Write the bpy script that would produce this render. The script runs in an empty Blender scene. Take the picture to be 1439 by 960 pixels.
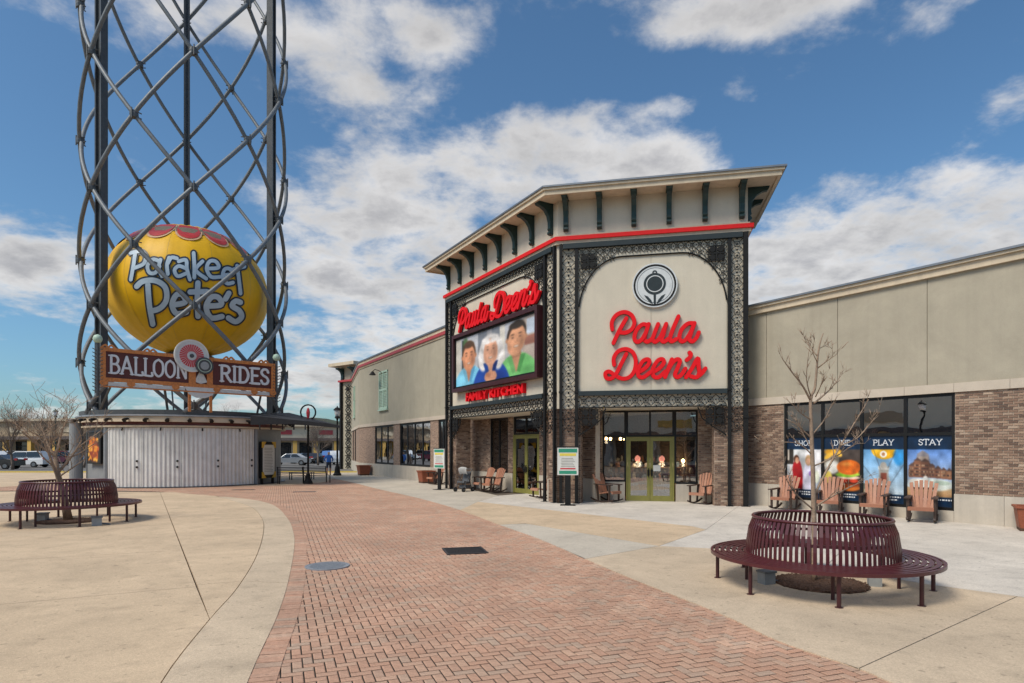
import bpy, bmesh, math, random
import numpy as np
from mathutils import Vector, Matrix
rnd = random.Random(7)
R = math.radians
sc = bpy.context.scene
col = sc.collection

# ------------------------------------------------------------------ camera, sky, sun, exposure
FPX, HOR, CH = 870.0, 631.0, 1.95          # focal length (photo pixels), horizon row, camera height (m)
cam = bpy.data.cameras.new("camera"); cam_o = bpy.data.objects.new("camera", cam); col.objects.link(cam_o)
cam_o.location = (0, 0, CH); cam_o.rotation_euler = (R(90), 0, 0)
cam.sensor_width = 36; cam.lens = 36 * FPX / 1439; cam.shift_y = (HOR - 480) / 1439
cam.clip_end = 6000; sc.camera = cam_o

SUN_EL, SUN_AZ = 52, -128      # azimuth from +Y towards +X: light comes from behind the camera, left
w = bpy.data.worlds.new("World"); sc.world = w; w.use_nodes = True
nt = w.node_tree; nt.nodes.clear()
def N(t, **k):
    n = nt.nodes.new(t)
    for a, b in k.items(): setattr(n, a, b)
    return n
def L(a, b): nt.links.new(a, b)
def M(op, a, b=None, c=None):
    n = N('ShaderNodeMath', operation=op)
    for i, v in enumerate((a, b, c)):
        if v is None: continue
        if isinstance(v, (int, float)): n.inputs[i].default_value = v
        else: L(v, n.inputs[i])
    return n.outputs[0]
wo = N('ShaderNodeOutputWorld'); bg = N('ShaderNodeBackground'); bg.inputs[1].default_value = 0.10
sky = N('ShaderNodeTexSky', sky_type='NISHITA', sun_disc=False)
sky.sun_elevation = R(SUN_EL); sky.sun_rotation = R(SUN_AZ); sky.air_density = 1.0; sky.dust_density = 1.3; sky.ozone_density = 2.2
tc = N('ShaderNodeTexCoord'); sep = N('ShaderNodeSeparateXYZ'); L(tc.outputs['Generated'], sep.inputs[0])
X, Y, Z = sep.outputs
az = M('ARCTAN2', X, Y); el = M('ARCSINE', Z)
zz = M('ADD', M('MAXIMUM', Z, 0.0), 0.22)
comb = N('ShaderNodeCombineXYZ'); L(M('DIVIDE', X, zz), comb.inputs[0]); L(M('DIVIDE', Y, zz), comb.inputs[1]); comb.inputs[2].default_value = 3.7
def noise(scale, detail, rough, dist=0.0, vec=None):
    n = N('ShaderNodeTexNoise'); n.inputs['Scale'].default_value = scale; n.inputs['Detail'].default_value = detail
    n.inputs['Roughness'].default_value = rough; n.inputs['Distortion'].default_value = dist; L(vec or comb.outputs[0], n.inputs['Vector']); return n.outputs[0]
n1 = noise(1.5, 12, 0.58, 0.2); n2 = noise(5.0, 12, 0.60, 0.15); n3 = noise(15.0, 8, 0.62, 0.1)
def cent(n, k): return M('MULTIPLY', M('SUBTRACT', n, 0.5), k)
dens = M('ADD', M('ADD', M('ADD', cent(n1, 0.66), cent(n2, 0.78)), cent(n3, 0.20)), 0.40)
low = M('DIVIDE', M('MAXIMUM', el, 0.0), 0.24)
dens = M('ADD', dens, M('MULTIPLY', M('POWER', 2.718, M('MULTIPLY', M('MULTIPLY', low, low), -1.0)), 0.085))      # far clouds crowd together towards the horizon
# larger cloud banks of this sky: (azimuth, elevation, half width, half height, weight)
def azel(px, py):
    d = Vector((px - 719.5, FPX, HOR - py)).normalized(); return math.atan2(d.x, d.y), math.asin(d.z)
BANKS = [(740, 225, 190, 60, .28), (950, 235, 110, 42, .26), (520, 255, 110, 55, .20), (640, 330, 240, 55, .16), (480, 380, 120, 40, .14), (1300, 320, 170, 55, .28), (1110, 365, 130, 70, .26), (960, 300, 110, 60, .10), (1080, 20, 170, 40, .30), (1420, 120, 60, 60, .18), (1300, 20, 80, 30, .10),
         (40, 372, 70, 40, .34), (330, 30, 240, 40, .20), (150, 40, 120, 40, .12), (600, 60, 80, 36, .18), (540, 10, 90, 25, .14), (460, 520, 150, 40, .22), (500, 125, 70, 26, .18), (930, 150, 55, 26, .20), (1080, 120, 80, 30, .16), (1330, 250, 80, 26, .10), (620, 440, 300, 60, .06),
         (280, 300, 120, 130, -.14), (790, 95, 110, 50, -.20), (1200, 190, 170, 60, -.16), (40, 190, 110, 100, -.20), (40, 520, 130, 60, -.10), (600, 165, 60, 22, -.12), (680, 140, 60, 40, -.08), (720, 40, 60, 60, -.14)]
for px, py, hw, hh, wt in BANKS:
    a0, e0 = azel(px, py); a1, _ = azel(px + hw, py); a2, _ = azel(px - hw, py); _, e1 = azel(px, py - hh); _, e2 = azel(px, py + hh)
    sa, se = max(.03, (a1 - a2) / 2), max(.02, (e1 - e2) / 2)
    qa = M('DIVIDE', M('SUBTRACT', az, a0), sa); qe = M('DIVIDE', M('SUBTRACT', el, e0), se)
    r2 = M('ADD', M('MULTIPLY', qa, qa), M('MULTIPLY', qe, qe))
    dens = M('ADD', dens, M('MULTIPLY', M('POWER', 2.718, M('MULTIPLY', r2, -0.9)), wt))
mr = N('ShaderNodeMapRange', interpolation_type='SMOOTHSTEP'); L(dens, mr.inputs[0])
mr.inputs[1].default_value = 0.40; mr.inputs[2].default_value = 0.68
mr2 = N('ShaderNodeMapRange', interpolation_type='SMOOTHSTEP'); L(dens, mr2.inputs[0]); mr2.inputs[1].default_value = 0.55; mr2.inputs[2].default_value = 0.88
ccol = N('ShaderNodeMixRGB'); L(mr2.outputs[0], ccol.inputs[0]); ccol.inputs[1].default_value = (4.5, 4.4, 4.3, 1); ccol.inputs[2].default_value = (2.6, 2.56, 2.62, 1)
shade = noise(4.2, 10, 0.62, 0.4); ccol2 = N('ShaderNodeMixRGB'); ccol2.blend_type = 'MULTIPLY'; ccol2.inputs[0].default_value = 0.7
L(ccol.outputs[0], ccol2.inputs[1]); sh = N('ShaderNodeMapRange'); L(shade, sh.inputs[0]); sh.inputs[1].default_value = .3; sh.inputs[2].default_value = .7; sh.inputs[3].default_value = .74; sh.inputs[4].default_value = 1.22
L(sh.outputs[0], ccol2.inputs[2])
skyt = N('ShaderNodeMixRGB'); skyt.blend_type = 'MULTIPLY'; skyt.inputs[0].default_value = 1; L(sky.outputs[0], skyt.inputs[1]); skyt.inputs[2].default_value = (0.47, 0.66, 0.74, 1)
mix = N('ShaderNodeMixRGB'); L(M('MULTIPLY', mr.outputs[0], 0.93), mix.inputs[0]); L(skyt.outputs[0], mix.inputs[1]); L(ccol2.outputs[0], mix.inputs[2])
L(mix.outputs[0], bg.inputs[0]); L(bg.outputs[0], wo.inputs[0])

sun = bpy.data.lights.new("sun", 'SUN'); sun.energy = 2.0; sun.angle = R(24); sun.color = (1, .90, .76)
sun_o = bpy.data.objects.new("sun", sun); col.objects.link(sun_o)
sd = Vector((math.sin(R(SUN_AZ)) * math.cos(R(SUN_EL)), math.cos(R(SUN_AZ)) * math.cos(R(SUN_EL)), math.sin(R(SUN_EL))))
sun_o.rotation_euler = sd.to_track_quat('Z', 'Y').to_euler(); sun_o.location = (0, -10, 40)
sc.view_settings.view_transform = 'Standard'; sc.view_settings.look = 'None'; sc.view_settings.gamma = 1
sc.view_settings.exposure = 0.80; sc.view_settings.use_curve_mapping = False

# ------------------------------------------------------------------ materials
def lin(c):
    return tuple(((v / 12.92) if v <= .04045 else ((v + .055) / 1.055) ** 2.4) for v in c)
MATS = {}
def mat(name, c, rough=.7, metal=0.0, var=.12, scale=6.0, bump=0.0, bscale=60.0, c2=None, isl=False, spec=.5, stretch=None, stain=0.0, streak=0.0, speck=0.0):
    if name in MATS: return MATS[name]
    m = bpy.data.materials.new(name); m.use_nodes = True; t = m.node_tree; b = t.nodes['Principled BSDF']
    def nn(k): return t.nodes.new(k)
    b.inputs['Roughness'].default_value = rough; b.inputs['Metallic'].default_value = metal; b.inputs['Specular IOR Level'].default_value = spec
    co = nn('ShaderNodeTexCoord'); vec = co.outputs['Object']
    if stretch:
        mp = nn('ShaderNodeMapping'); mp.inputs['Scale'].default_value = stretch; t.links.new(vec, mp.inputs[0]); vec = mp.outputs[0]
    no = nn('ShaderNodeTexNoise'); no.inputs['Scale'].default_value = scale; no.inputs['Detail'].default_value = 7; no.inputs['Roughness'].default_value = .62
    t.links.new(vec, no.inputs['Vector'])
    fac = no.outputs[0]
    rp = nn('ShaderNodeMapRange'); rp.inputs[1].default_value = .28; rp.inputs[2].default_value = .72; t.links.new(fac, rp.inputs[0])
    mx = nn('ShaderNodeMixRGB'); t.links.new(rp.outputs[0], mx.inputs[0])
    a = tuple(max(0, v * (1 - var)) for v in c); d = c2 or tuple(min(1, v * (1 + var)) for v in c)
    mx.inputs[1].default_value = (*a, 1); mx.inputs[2].default_value = (*d, 1); out = mx.outputs[0]
    if isl:                                   # every brick / paver its own tone
        g = nn('ShaderNodeNewGeometry'); oi = nn('ShaderNodeObjectInfo')
        ad = nn('ShaderNodeMath'); ad.operation = 'ADD'; t.links.new(g.outputs['Random Per Island'], ad.inputs[0]); t.links.new(oi.outputs['Random'], ad.inputs[1])
        fr = nn('ShaderNodeMath'); fr.operation = 'FRACT'; t.links.new(ad.outputs[0], fr.inputs[0])
        cr = nn('ShaderNodeValToRGB'); cr.color_ramp.interpolation = 'LINEAR'; e = cr.color_ramp.elements
        for i, (p, cc) in enumerate(isl):
            el_ = e[i] if i < 2 else e.new(p)
            el_.position = p; el_.color = (*cc, 1)
        t.links.new(fr.outputs[0], cr.inputs[0])
        m2 = nn('ShaderNodeMixRGB'); m2.blend_type = 'MULTIPLY'; m2.inputs[0].default_value = 1; t.links.new(cr.outputs[0], m2.inputs[1])
        k = nn('ShaderNodeMixRGB'); t.links.new(rp.outputs[0], k.inputs[0]); k.inputs[1].default_value = (1 - var,) * 3 + (1,); k.inputs[2].default_value = (1 + var,) * 3 + (1,)
        t.links.new(k.outputs[0], m2.inputs[2]); out = m2.outputs[0]
    if stain:
        s = nn('ShaderNodeTexNoise'); s.inputs['Scale'].default_value = .55; s.inputs['Detail'].default_value = 9; s.inputs['Roughness'].default_value = .7; s.inputs['Distortion'].default_value = .6
        t.links.new(co.outputs['Object'], s.inputs['Vector'])
        sr = nn('ShaderNodeMapRange'); sr.inputs[1].default_value = .38; sr.inputs[2].default_value = .66; sr.inputs[3].default_value = 1 - stain; sr.inputs[4].default_value = 1 + stain * .35
        t.links.new(s.outputs[0], sr.inputs[0])
        f = nn('ShaderNodeTexNoise'); f.inputs['Scale'].default_value = 130; f.inputs['Detail'].default_value = 3; t.links.new(co.outputs['Object'], f.inputs['Vector'])
        fr2 = nn('ShaderNodeMapRange'); fr2.inputs[1].default_value = .3; fr2.inputs[2].default_value = .7; fr2.inputs[3].default_value = .86; fr2.inputs[4].default_value = 1.12; t.links.new(f.outputs[0], fr2.inputs[0])
        mm = nn('ShaderNodeMath'); mm.operation = 'MULTIPLY'; t.links.new(sr.outputs[0], mm.inputs[0]); t.links.new(fr2.outputs[0], mm.inputs[1])
        m3 = nn('ShaderNodeMixRGB'); m3.blend_type = 'MULTIPLY'; m3.inputs[0].default_value = 1; t.links.new(out, m3.inputs[1]); t.links.new(mm.outputs[0], m3.inputs[2]); out = m3.outputs[0]
    def mul(out, fac):
        q = nn('ShaderNodeMixRGB'); q.blend_type = 'MULTIPLY'; q.inputs[0].default_value = 1; t.links.new(out, q.inputs[1]); t.links.new(fac, q.inputs[2]); return q.outputs[0]
    def band(scale, lo, hi, a0, a1, vec_, det=6, dist=0.0):
        q = nn('ShaderNodeTexNoise'); q.inputs['Scale'].default_value = scale; q.inputs['Detail'].default_value = det; q.inputs['Distortion'].default_value = dist; t.links.new(vec_, q.inputs['Vector'])
        z = nn('ShaderNodeMapRange'); z.inputs[1].default_value = lo; z.inputs[2].default_value = hi; z.inputs[3].default_value = a0; z.inputs[4].default_value = a1; t.links.new(q.outputs[0], z.inputs[0]); return z.outputs[0]
    if streak:                                # rain streaks running down
        mp = nn('ShaderNodeMapping'); mp.inputs['Scale'].default_value = (5, 5, .22); t.links.new(co.outputs['Object'], mp.inputs[0]); out = mul(out, band(1.0, .42, .68, 1, 1 - streak, mp.outputs[0], 8))
    if speck:                                 # gum spots, drips and grit
        out = mul(out, band(11, .69, .73, 1, 1 - speck, co.outputs['Object'], 1)); out = mul(out, band(55, .30, .72, 1 - speck * .5, 1 + speck * .35, co.outputs['Object'], 3)); out = mul(out, band(2.6, .52, .74, 1, 1 - speck * .55, co.outputs['Object'], 9, .25))
    t.links.new(out, b.inputs['Base Color'])
    if bump:
        bn = nn('ShaderNodeTexNoise'); bn.inputs['Scale'].default_value = bscale; bn.inputs['Detail'].default_value = 5; t.links.new(co.outputs['Object'], bn.inputs['Vector'])
        bp = nn('ShaderNodeBump'); bp.inputs['Strength'].default_value = bump; bp.inputs['Distance'].default_value = .02; t.links.new(bn.outputs[0], bp.inputs['Height']); t.links.new(bp.outputs[0], b.inputs['Normal'])
    MATS[name] = m; return m
def emit_mat(name, c, s):
    m = bpy.data.materials.new(name); m.use_nodes = True; b = m.node_tree.nodes['Principled BSDF']
    b.inputs['Base Color'].default_value = (*c, 1); b.inputs['Emission Color'].default_value = (*c, 1); b.inputs['Emission Strength'].default_value = s; MATS[name] = m; return m
def glass_mat(name, tint, refl):
    m = bpy.data.materials.new(name); m.use_nodes = True; t = m.node_tree; t.nodes.clear()
    o = t.nodes.new('ShaderNodeOutputMaterial'); mx = t.nodes.new('ShaderNodeMixShader'); tr = t.nodes.new('ShaderNodeBsdfTransparent'); gl = t.nodes.new('ShaderNodeBsdfGlossy')
    tr.inputs[0].default_value = (*tint, 1); gl.inputs['Roughness'].default_value = .01; gl.inputs['Color'].default_value = (.95, .97, 1, 1)
    lw = t.nodes.new('ShaderNodeLayerWeight'); lw.inputs[0].default_value = .35; mr_ = t.nodes.new('ShaderNodeMapRange'); mr_.inputs[3].default_value = refl; mr_.inputs[4].default_value = 1
    no = t.nodes.new('ShaderNodeTexNoise'); no.inputs['Scale'].default_value = 1.1; co = t.nodes.new('ShaderNodeTexCoord'); t.links.new(co.outputs['Object'], no.inputs['Vector'])
    bp = t.nodes.new('ShaderNodeBump'); bp.inputs['Strength'].default_value = .06; bp.inputs['Distance'].default_value = .05; t.links.new(no.outputs[0], bp.inputs['Height']); t.links.new(bp.outputs[0], gl.inputs['Normal'])
    t.links.new(lw.outputs['Fresnel'], mr_.inputs[0]); t.links.new(mr_.outputs[0], mx.inputs[0]); t.links.new(tr.outputs[0], mx.inputs[1]); t.links.new(gl.outputs[0], mx.inputs[2]); t.links.new(mx.outputs[0], o.inputs[0])
    MATS[name] = m; return m
def print_mat(name, rough=.35):
    m = bpy.data.materials.new(name); m.use_nodes = True; t = m.node_tree; b = t.nodes['Principled BSDF']; b.inputs['Roughness'].default_value = rough
    a = t.nodes.new('ShaderNodeAttribute'); a.attribute_name = 'ink'; t.links.new(a.outputs['Color'], b.inputs['Base Color']); MATS[name] = m; return m
def bricktex_mat(name):
    m = bpy.data.materials.new(name); m.use_nodes = True; t = m.node_tree; b = t.nodes['Principled BSDF']; b.inputs['Roughness'].default_value = .85
    u = t.nodes.new('ShaderNodeUVMap'); br = t.nodes.new('ShaderNodeTexBrick'); t.links.new(u.outputs[0], br.inputs['Vector'])
    br.inputs['Scale'].default_value = 1; br.inputs['Brick Width'].default_value = .21; br.inputs['Row Height'].default_value = .0677; br.inputs['Mortar Size'].default_value = .006
    br.inputs['Color1'].default_value = (.20, .12, .085, 1); br.inputs['Color2'].default_value = (.33, .21, .15, 1); br.inputs['Mortar'].default_value = (.42, .36, .29, 1); br.inputs['Bias'].default_value = 0
    no = t.nodes.new('ShaderNodeTexNoise'); no.inputs['Scale'].default_value = 9; t.links.new(u.outputs[0], no.inputs['Vector'])
    mx = t.nodes.new('ShaderNodeMixRGB'); mx.blend_type = 'OVERLAY'; mx.inputs[0].default_value = .7; t.links.new(br.outputs[0], mx.inputs[1]); t.links.new(no.outputs[0], mx.inputs[2])
    t.links.new(mx.outputs[0], b.inputs['Base Color']); MATS[name] = m; return m

PAVE = [(0, (.51, .29, .195)), (.25, (.545, .325, .222)), (.5, (.515, .31, .215)), (.72, (.57, .36, .25)), (.93, (.48, .34, .25)), (1, (.52, .295, .20))]
BRK = [(0, (.12, .075, .055)), (.25, (.20, .125, .088)), (.5, (.28, .18, .127)), (.68, (.35, .24, .17)), (.84, (.22, .14, .10)), (.95, (.44, .33, .245)), (1, (.15, .09, .066))]
mat('concrete_tan', (.60, .455, .305), .85, var=.06, scale=1.2, bump=.25, bscale=90, stain=.16, speck=.3)
mat('concrete_grey', (.53, .47, .385), .85, var=.06, scale=1.3, bump=.2, bscale=90, stain=.15, speck=.3)
mat('concrete_light', (.61, .555, .485), .85, var=.07, scale=1.1, bump=.2, bscale=90, stain=.16, speck=.3)
mat('concrete_band', (.57, .45, .32), .85, var=.06, scale=1.2, bump=.25, bscale=90, stain=.15, speck=.3)
mat('joint_sand', (.035, .027, .02), .95)
mat('joint_dirt', (.11, .085, .062), .95)
mat('paver', (.4, .22, .16), .85, var=.16, scale=14, bump=.35, bscale=160, isl=PAVE, stain=.20, speck=.25)
mat('asphalt', (.16, .15, .14), .9, var=.15, scale=.4, bump=.2, stain=.2)
mat('earth', (.24, .20, .14), .95, var=.2, scale=.05)
mat('brick', (.25, .15, .1), .88, var=.2, scale=20, bump=.3, bscale=90, isl=BRK)
mat('mortar', (.46, .39, .31), .95, var=.1, bump=.3)
mat('stone', (.53, .47, .39), .8, var=.06, scale=2.5, bump=.15, bscale=70, stain=.10, streak=0.12)
mat('band_stone', (.55, .47, .38), .8, var=.05, scale=3, bump=.1, stain=.10)
mat('stucco_cream', (.62, .555, .445), .9, var=.04, scale=1.4, bump=.18, bscale=140, stain=.06, streak=0.035)
mat('stucco_tan', (.405, .36, .278), .9, var=.06, scale=1.2, bump=.2, bscale=140, stain=.12, streak=0.055)
mat('stucco_grey', (.415, .375, .29), .9, var=.05, scale=1.0, bump=.2, bscale=140, stain=.10, streak=0.055)
mat('cornice_cream', (.62, .51, .37), .75, var=.05, scale=3, stain=.10, streak=0.12)
mat('cap_metal', (.22, .23, .25), .45, .6, var=.08)
mat('red_paint', (.68, .014, .014), .5, var=.06, spec=.25)
mat('red_letter', (.76, .008, .014), .5, var=.05, scale=3, spec=.2)
mat('red_stripe', (.40, .045, .05), .5, var=.08)
mat('slate_paint', (.026, .036, .040), .55, var=.12, spec=.3)
mat('black_iron', (.012, .012, .012), .65, var=.2, bump=.1, spec=.25)
mat('green_bracket', (.010, .036, .034), .5, var=.15)
mat('window_black', (.010, .010, .010), .5, var=.1, spec=.3)
mat('olive_frame', (.23, .215, .055), .42, var=.1)
mat('maroon', (.085, .018, .022), .33, var=.2, scale=9, spec=.6)
mat('maroon_dark', (.05, .012, .015), .38, var=.2)
mat('chair_orange', (.38, .17, .10), .65, var=.22, scale=18, stretch=(6, 1, 1), isl=[(0, (.30, .12, .07)), (.4, (.40, .18, .105)), (.8, (.44, .225, .15)), (1, (.34, .15, .09))])
mat('chair_brown', (.05, .028, .02), .6, var=.2)
mat('planter_wood', (.27, .075, .035), .6, var=.2, scale=12, stretch=(1, 1, 6))
mat('bark', (.33, .235, .165), .9, var=.28, scale=16, bump=.5, bscale=50)
mat('bark_dark', (.16, .12, .095), .9, var=.25, scale=16, bump=.4)
mat('mulch', (.085, .045, .028), .95, var=.5, scale=30, bump=.6)
mat('utility_grey', (.30, .32, .33), .55, var=.12)
mat('galv', (.155, .17, .185), .55, .2, var=.18, scale=5)
mat('galv_dark', (.085, .09, .095), .5, .35, var=.2, scale=5)
mat('corrugated', (.74, .73, .70), .5, .1, var=.08, scale=2.5, stain=.14, streak=0.15)
mat('panel_grey', (.24, .255, .265), .6, var=.1, scale=2)
mat('balloon_yellow', (.80, .44, .006), .5, var=.05, scale=2.0, spec=.35, streak=0.06)
mat('balloon_red', (.48, .035, .03), .35, var=.15, scale=3)
mat('balloon_trim', (.62, .38, .22), .4, var=.1)
mat('balloon_lace', (.19, .15, .10), .5, var=.3, scale=20)
mat('letter_blue', (.44, .55, .65), .35, var=.08, scale=3)
mat('letter_line', (.012, .025, .045), .4, var=.1)
mat('sign_maroon', (.10, .022, .02), .5, var=.15)
mat('sign_orange', (.55, .20, .055), .55, var=.3, scale=10)
mat('sign_white', (.60, .62, .62), .5, var=.1)
mat('letter_white', (.66, .69, .73), .4, var=.05)
mat('sign_red', (.55, .04, .05), .5, var=.1)
mat('sign_gold', (.60, .36, .03), .45, var=.15)
mat('sign_green', (.03, .27, .17), .5, var=.08)
mat('sign_yellow', (.72, .58, .10), .5, var=.08)
mat('paper', (.66, .66, .62), .6, var=.05)
mat('print_grey', (.30, .29, .27), .6, var=.2)
mat('roof_silver', (.33, .34, .36), .4, .4, var=.1)
mat('canopy_black', (.02, .02, .022), .65, var=.25)
mat('mint', (.42, .56, .45), .6, var=.06)
mat('opposite_wall', (.74, .63, .48), .85, var=.06, scale=.5)
mat('far_cream', (.60, .50, .37), .85, var=.08, scale=.6)
mat('far_tan', (.42, .31, .20), .85, var=.1, scale=.6)
mat('far_yellow', (.60, .36, .09), .8, var=.1)
mat('far_roof', (.13, .10, .09), .85, var=.2)
mat('car_white', (.72, .73, .74), .22, var=.02, spec=.7)
mat('car_black', (.02, .02, .024), .2, var=.05, spec=.7)
mat('car_red', (.36, .012, .014), .22, var=.03, spec=.7)
mat('car_silver', (.36, .38, .41), .25, .5, var=.03)
mat('car_blue', (.05, .14, .36), .25, var=.03, spec=.7)
mat('car_glass', (.012, .015, .018), .08, var=.05, spec=.8)
mat('tyre', (.014, .014, .015), .85, var=.2)
mat('lamp_green', (.012, .05, .045), .45, var=.1)
mat('frosted', (.75, .77, .78), .3, var=.03)
mat('fabric_grey', (.09, .095, .105), .85, var=.25, scale=10)
mat('fabric_light', (.42, .42, .41), .85, var=.15)
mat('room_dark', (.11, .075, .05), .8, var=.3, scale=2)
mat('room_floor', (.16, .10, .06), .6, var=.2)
mat('goods_blue', (.22, .30, .38), .5, var=.4, scale=14)
mat('goods_warm', (.30, .14, .06), .6, var=.5, scale=12)
mat('goods_pale', (.45, .42, .37), .6, var=.4, scale=14)
mat('iron_cover', (.27, .29, .32), .5, .25, var=.25, scale=30)
mat('grate', (.05, .05, .052), .55, .4, var=.2)
mat('hill_green', (.045, .055, .035), .95, var=.3, scale=.05)
mat('shrub', (.05, .045, .03), .9, var=.4, scale=2)
mat('kerb_yellow', (.55, .42, .10), .8, var=.15)
mat('line_white', (.6, .6, .57), .8, var=.1)
emit_mat('bulb', (1, .62, .25), 18.0); emit_mat('pink_lamp', (1, .36, .27), 1.0)
glass_mat('glass', (.78, .80, .80), .26); glass_mat('glass_dark', (.30, .33, .34), .58)
print_mat('print'); bricktex_mat('brick_far')

# ------------------------------------------------------------------ geometry helpers
INV = {}                                             # object name -> world->local matrix of its thing
class Fr:                                            # vertical face: s along, d outward, z up
    def __init__(s_, o, p):
        s_.o = Vector((o[0], o[1], 0)); e = Vector((p[0] - o[0], p[1] - o[1], 0)); s_.L = e.length; s_.e = e.normalized(); s_.n = Vector((s_.e.y, -s_.e.x, 0))
    def __call__(s_, s, d, z): return s_.o + s_.e * s + s_.n * d + Vector((0, 0, z))
    def px(s_, x, y=None, d=0.0):                    # where the photo's ray through (x, y) meets this face
        r = Vector(((x - 719.5) / FPX, 1, 0)); o = s_.o + s_.n * d
        t = o.dot(s_.n) / r.dot(s_.n); p = r * t; s = (p - s_.o).dot(s_.e)
        return s if y is None else (s, CH + (HOR - y) / FPX * t)
def gp(x, y):
    t = FPX * CH / (y - HOR); return Vector(((x - 719.5) / FPX * t, t, 0))
def at(x, y, Yd): return Vector(((x - 719.5) / FPX * Yd, Yd, CH + (HOR - y) / FPX * Yd))

class MB:
    def __init__(s): s.v = []; s.f = []; s.uv = None
    def add(s, vs, fs):
        k = len(s.v); s.v += [tuple(v) for v in vs]; s.f += [tuple(i + k for i in f) for f in fs]; return s
    def hexa(s, p):                                   # 8 points: bottom ring 0-3, top ring 4-7
        return s.add(p, [(3, 2, 1, 0), (4, 5, 6, 7), (0, 1, 5, 4), (1, 2, 6, 5), (2, 3, 7, 6), (3, 0, 4, 7)])
    def fbox(s, F, s0, s1, d0, d1, z0, z1):
        return s.hexa([F(s0, d1, z0), F(s1, d1, z0), F(s1, d0, z0), F(s0, d0, z0), F(s0, d1, z1), F(s1, d1, z1), F(s1, d0, z1), F(s0, d0, z1)])
    def box(s, x0, x1, y0, y1, z0, z1):
        return s.hexa([(x0, y0, z0), (x1, y0, z0), (x1, y1, z0), (x0, y1, z0), (x0, y0, z1), (x1, y0, z1), (x1, y1, z1), (x0, y1, z1)])
    def prism(s, poly, a, b):                         # poly -> function of (u,v,w) is identity: list of 2D, extruded between maps a(p), b(p)
        n = len(poly); P = [a(p) for p in poly] + [b(p) for p in poly]
        return s.add(P, [tuple(range(n))[::-1], tuple(range(n, 2 * n))] + [(i, (i + 1) % n, n + (i + 1) % n, n + i) for i in range(n)])
    def slab(s, poly, z0, z1): return s.prism(poly, lambda p: (p[0], p[1], z0), lambda p: (p[0], p[1], z1))
    def bar(s, a, b, wd, th, up=(0, 0, 1)):           # rectangular bar between two points
        a = Vector(a); b = Vector(b); t = (b - a).normalized(); u = t.cross(Vector(up))
        if u.length < 1e-4: u = t.cross(Vector((1, 0, 0)))
        u.normalize(); v = u.cross(t); u *= wd / 2; v *= th / 2
        return s.hexa([a - u - v, a + u - v, a + u + v, a - u + v, b - u - v, b + u - v, b + u + v, b - u + v])
    def tube(s, pts, r, n=6, cap=True):
        pts = [Vector(p) for p in pts]; k0 = len(s.v); m = len(pts); ref = None
        for i, p in enumerate(pts):
            t = (pts[min(i + 1, m - 1)] - pts[max(i - 1, 0)]).normalized()
            if ref is None:
                ref = t.cross(Vector((0, 0, 1)));  ref = ref if ref.length > .05 else t.cross(Vector((1, 0, 0)))
            ref = (ref - t * ref.dot(t)).normalized(); q = t.cross(ref); rr = r[i] if isinstance(r, (list, tuple)) else r
            s.v += [tuple(p + ref * math.cos(j * 2 * math.pi / n) * rr + q * math.sin(j * 2 * math.pi / n) * rr) for j in range(n)]
        for i in range(m - 1):
            for j in range(n):
                s.f.append((k0 + i * n + j, k0 + i * n + (j + 1) % n, k0 + (i + 1) * n + (j + 1) % n, k0 + (i + 1) * n + j))
        if cap: s.f.append(tuple(k0 + j for j in range(n))[::-1]); s.f.append(tuple(k0 + (m - 1) * n + j for j in range(n)))
        return s
    def lathe(s, prof, n=24, c=(0, 0, 0)):
        k0 = len(s.v)
        for r, z in prof: s.v += [(c[0] + r * math.cos(j * 2 * math.pi / n), c[1] + r * math.sin(j * 2 * math.pi / n), c[2] + z) for j in range(n)]
        m = len(prof)
        for i in range(m - 1):
            for j in range(n): s.f.append((k0 + i * n + j, k0 + i * n + (j + 1) % n, k0 + (i + 1) * n + (j + 1) % n, k0 + (i + 1) * n + j))
        s.f.append(tuple(k0 + j for j in range(n))[::-1]); s.f.append(tuple(k0 + (m - 1) * n + j for j in range(n)))
        return s
    def ring(s, r0, r1, z0, z1, n=64):
        k0 = len(s.v)
        for j in range(n):
            c, q = math.cos(j * 2 * math.pi / n), math.sin(j * 2 * math.pi / n)
            s.v += [(r0 * c, r0 * q, z0), (r1 * c, r1 * q, z0), (r1 * c, r1 * q, z1), (r0 * c, r0 * q, z1)]
        for j in range(n):
            a = k0 + 4 * j; b = k0 + 4 * ((j + 1) % n)
            for i in range(4): s.f.append((a + i, b + i, b + (i + 1) % 4, a + (i + 1) % 4))
        return s
    def ribbon(s, pts, wd, mp, d0, d1, ramp=.012):    # flat-faced stroke with round ends; mp(u,v,d) -> 3D
        P = smooth(pts); m = len(P); Lft = []; Rgt = []
        tot = 0
        rows = []
        for i in range(m):
            a = P[max(i - 1, 0)]; b = P[min(i + 1, m - 1)]; t = (b - a); t = t / (np.linalg.norm(t) + 1e-9); nrm = np.array((-t[1], t[0]))
            rows.append((P[i], t, nrm))
        ext = []
        p, t, nrm = rows[0]
        for q in (1.0, .8, .45): ext.append((p - t * wd / 2 * q, nrm, wd / 2 * math.sqrt(max(0.02, 1 - q * q))))
        for p, t, nrm in rows: ext.append((p, nrm, wd / 2))
        p, t, nrm = rows[-1]
        for q in (.45, .8, 1.0): ext.append((p + t * wd / 2 * q, nrm, wd / 2 * math.sqrt(max(0.02, 1 - q * q))))
        k0 = len(s.v); n = len(ext)
        for i, (p, nrm, h) in enumerate(ext):
            rr = ramp * i / n
            for sg, d in ((1, d0), (-1, d0), (-1, d1 + rr), (1, d1 + rr)):
                q = p + nrm * h * sg; s.v.append(tuple(mp(q[0], q[1], d)))
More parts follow.
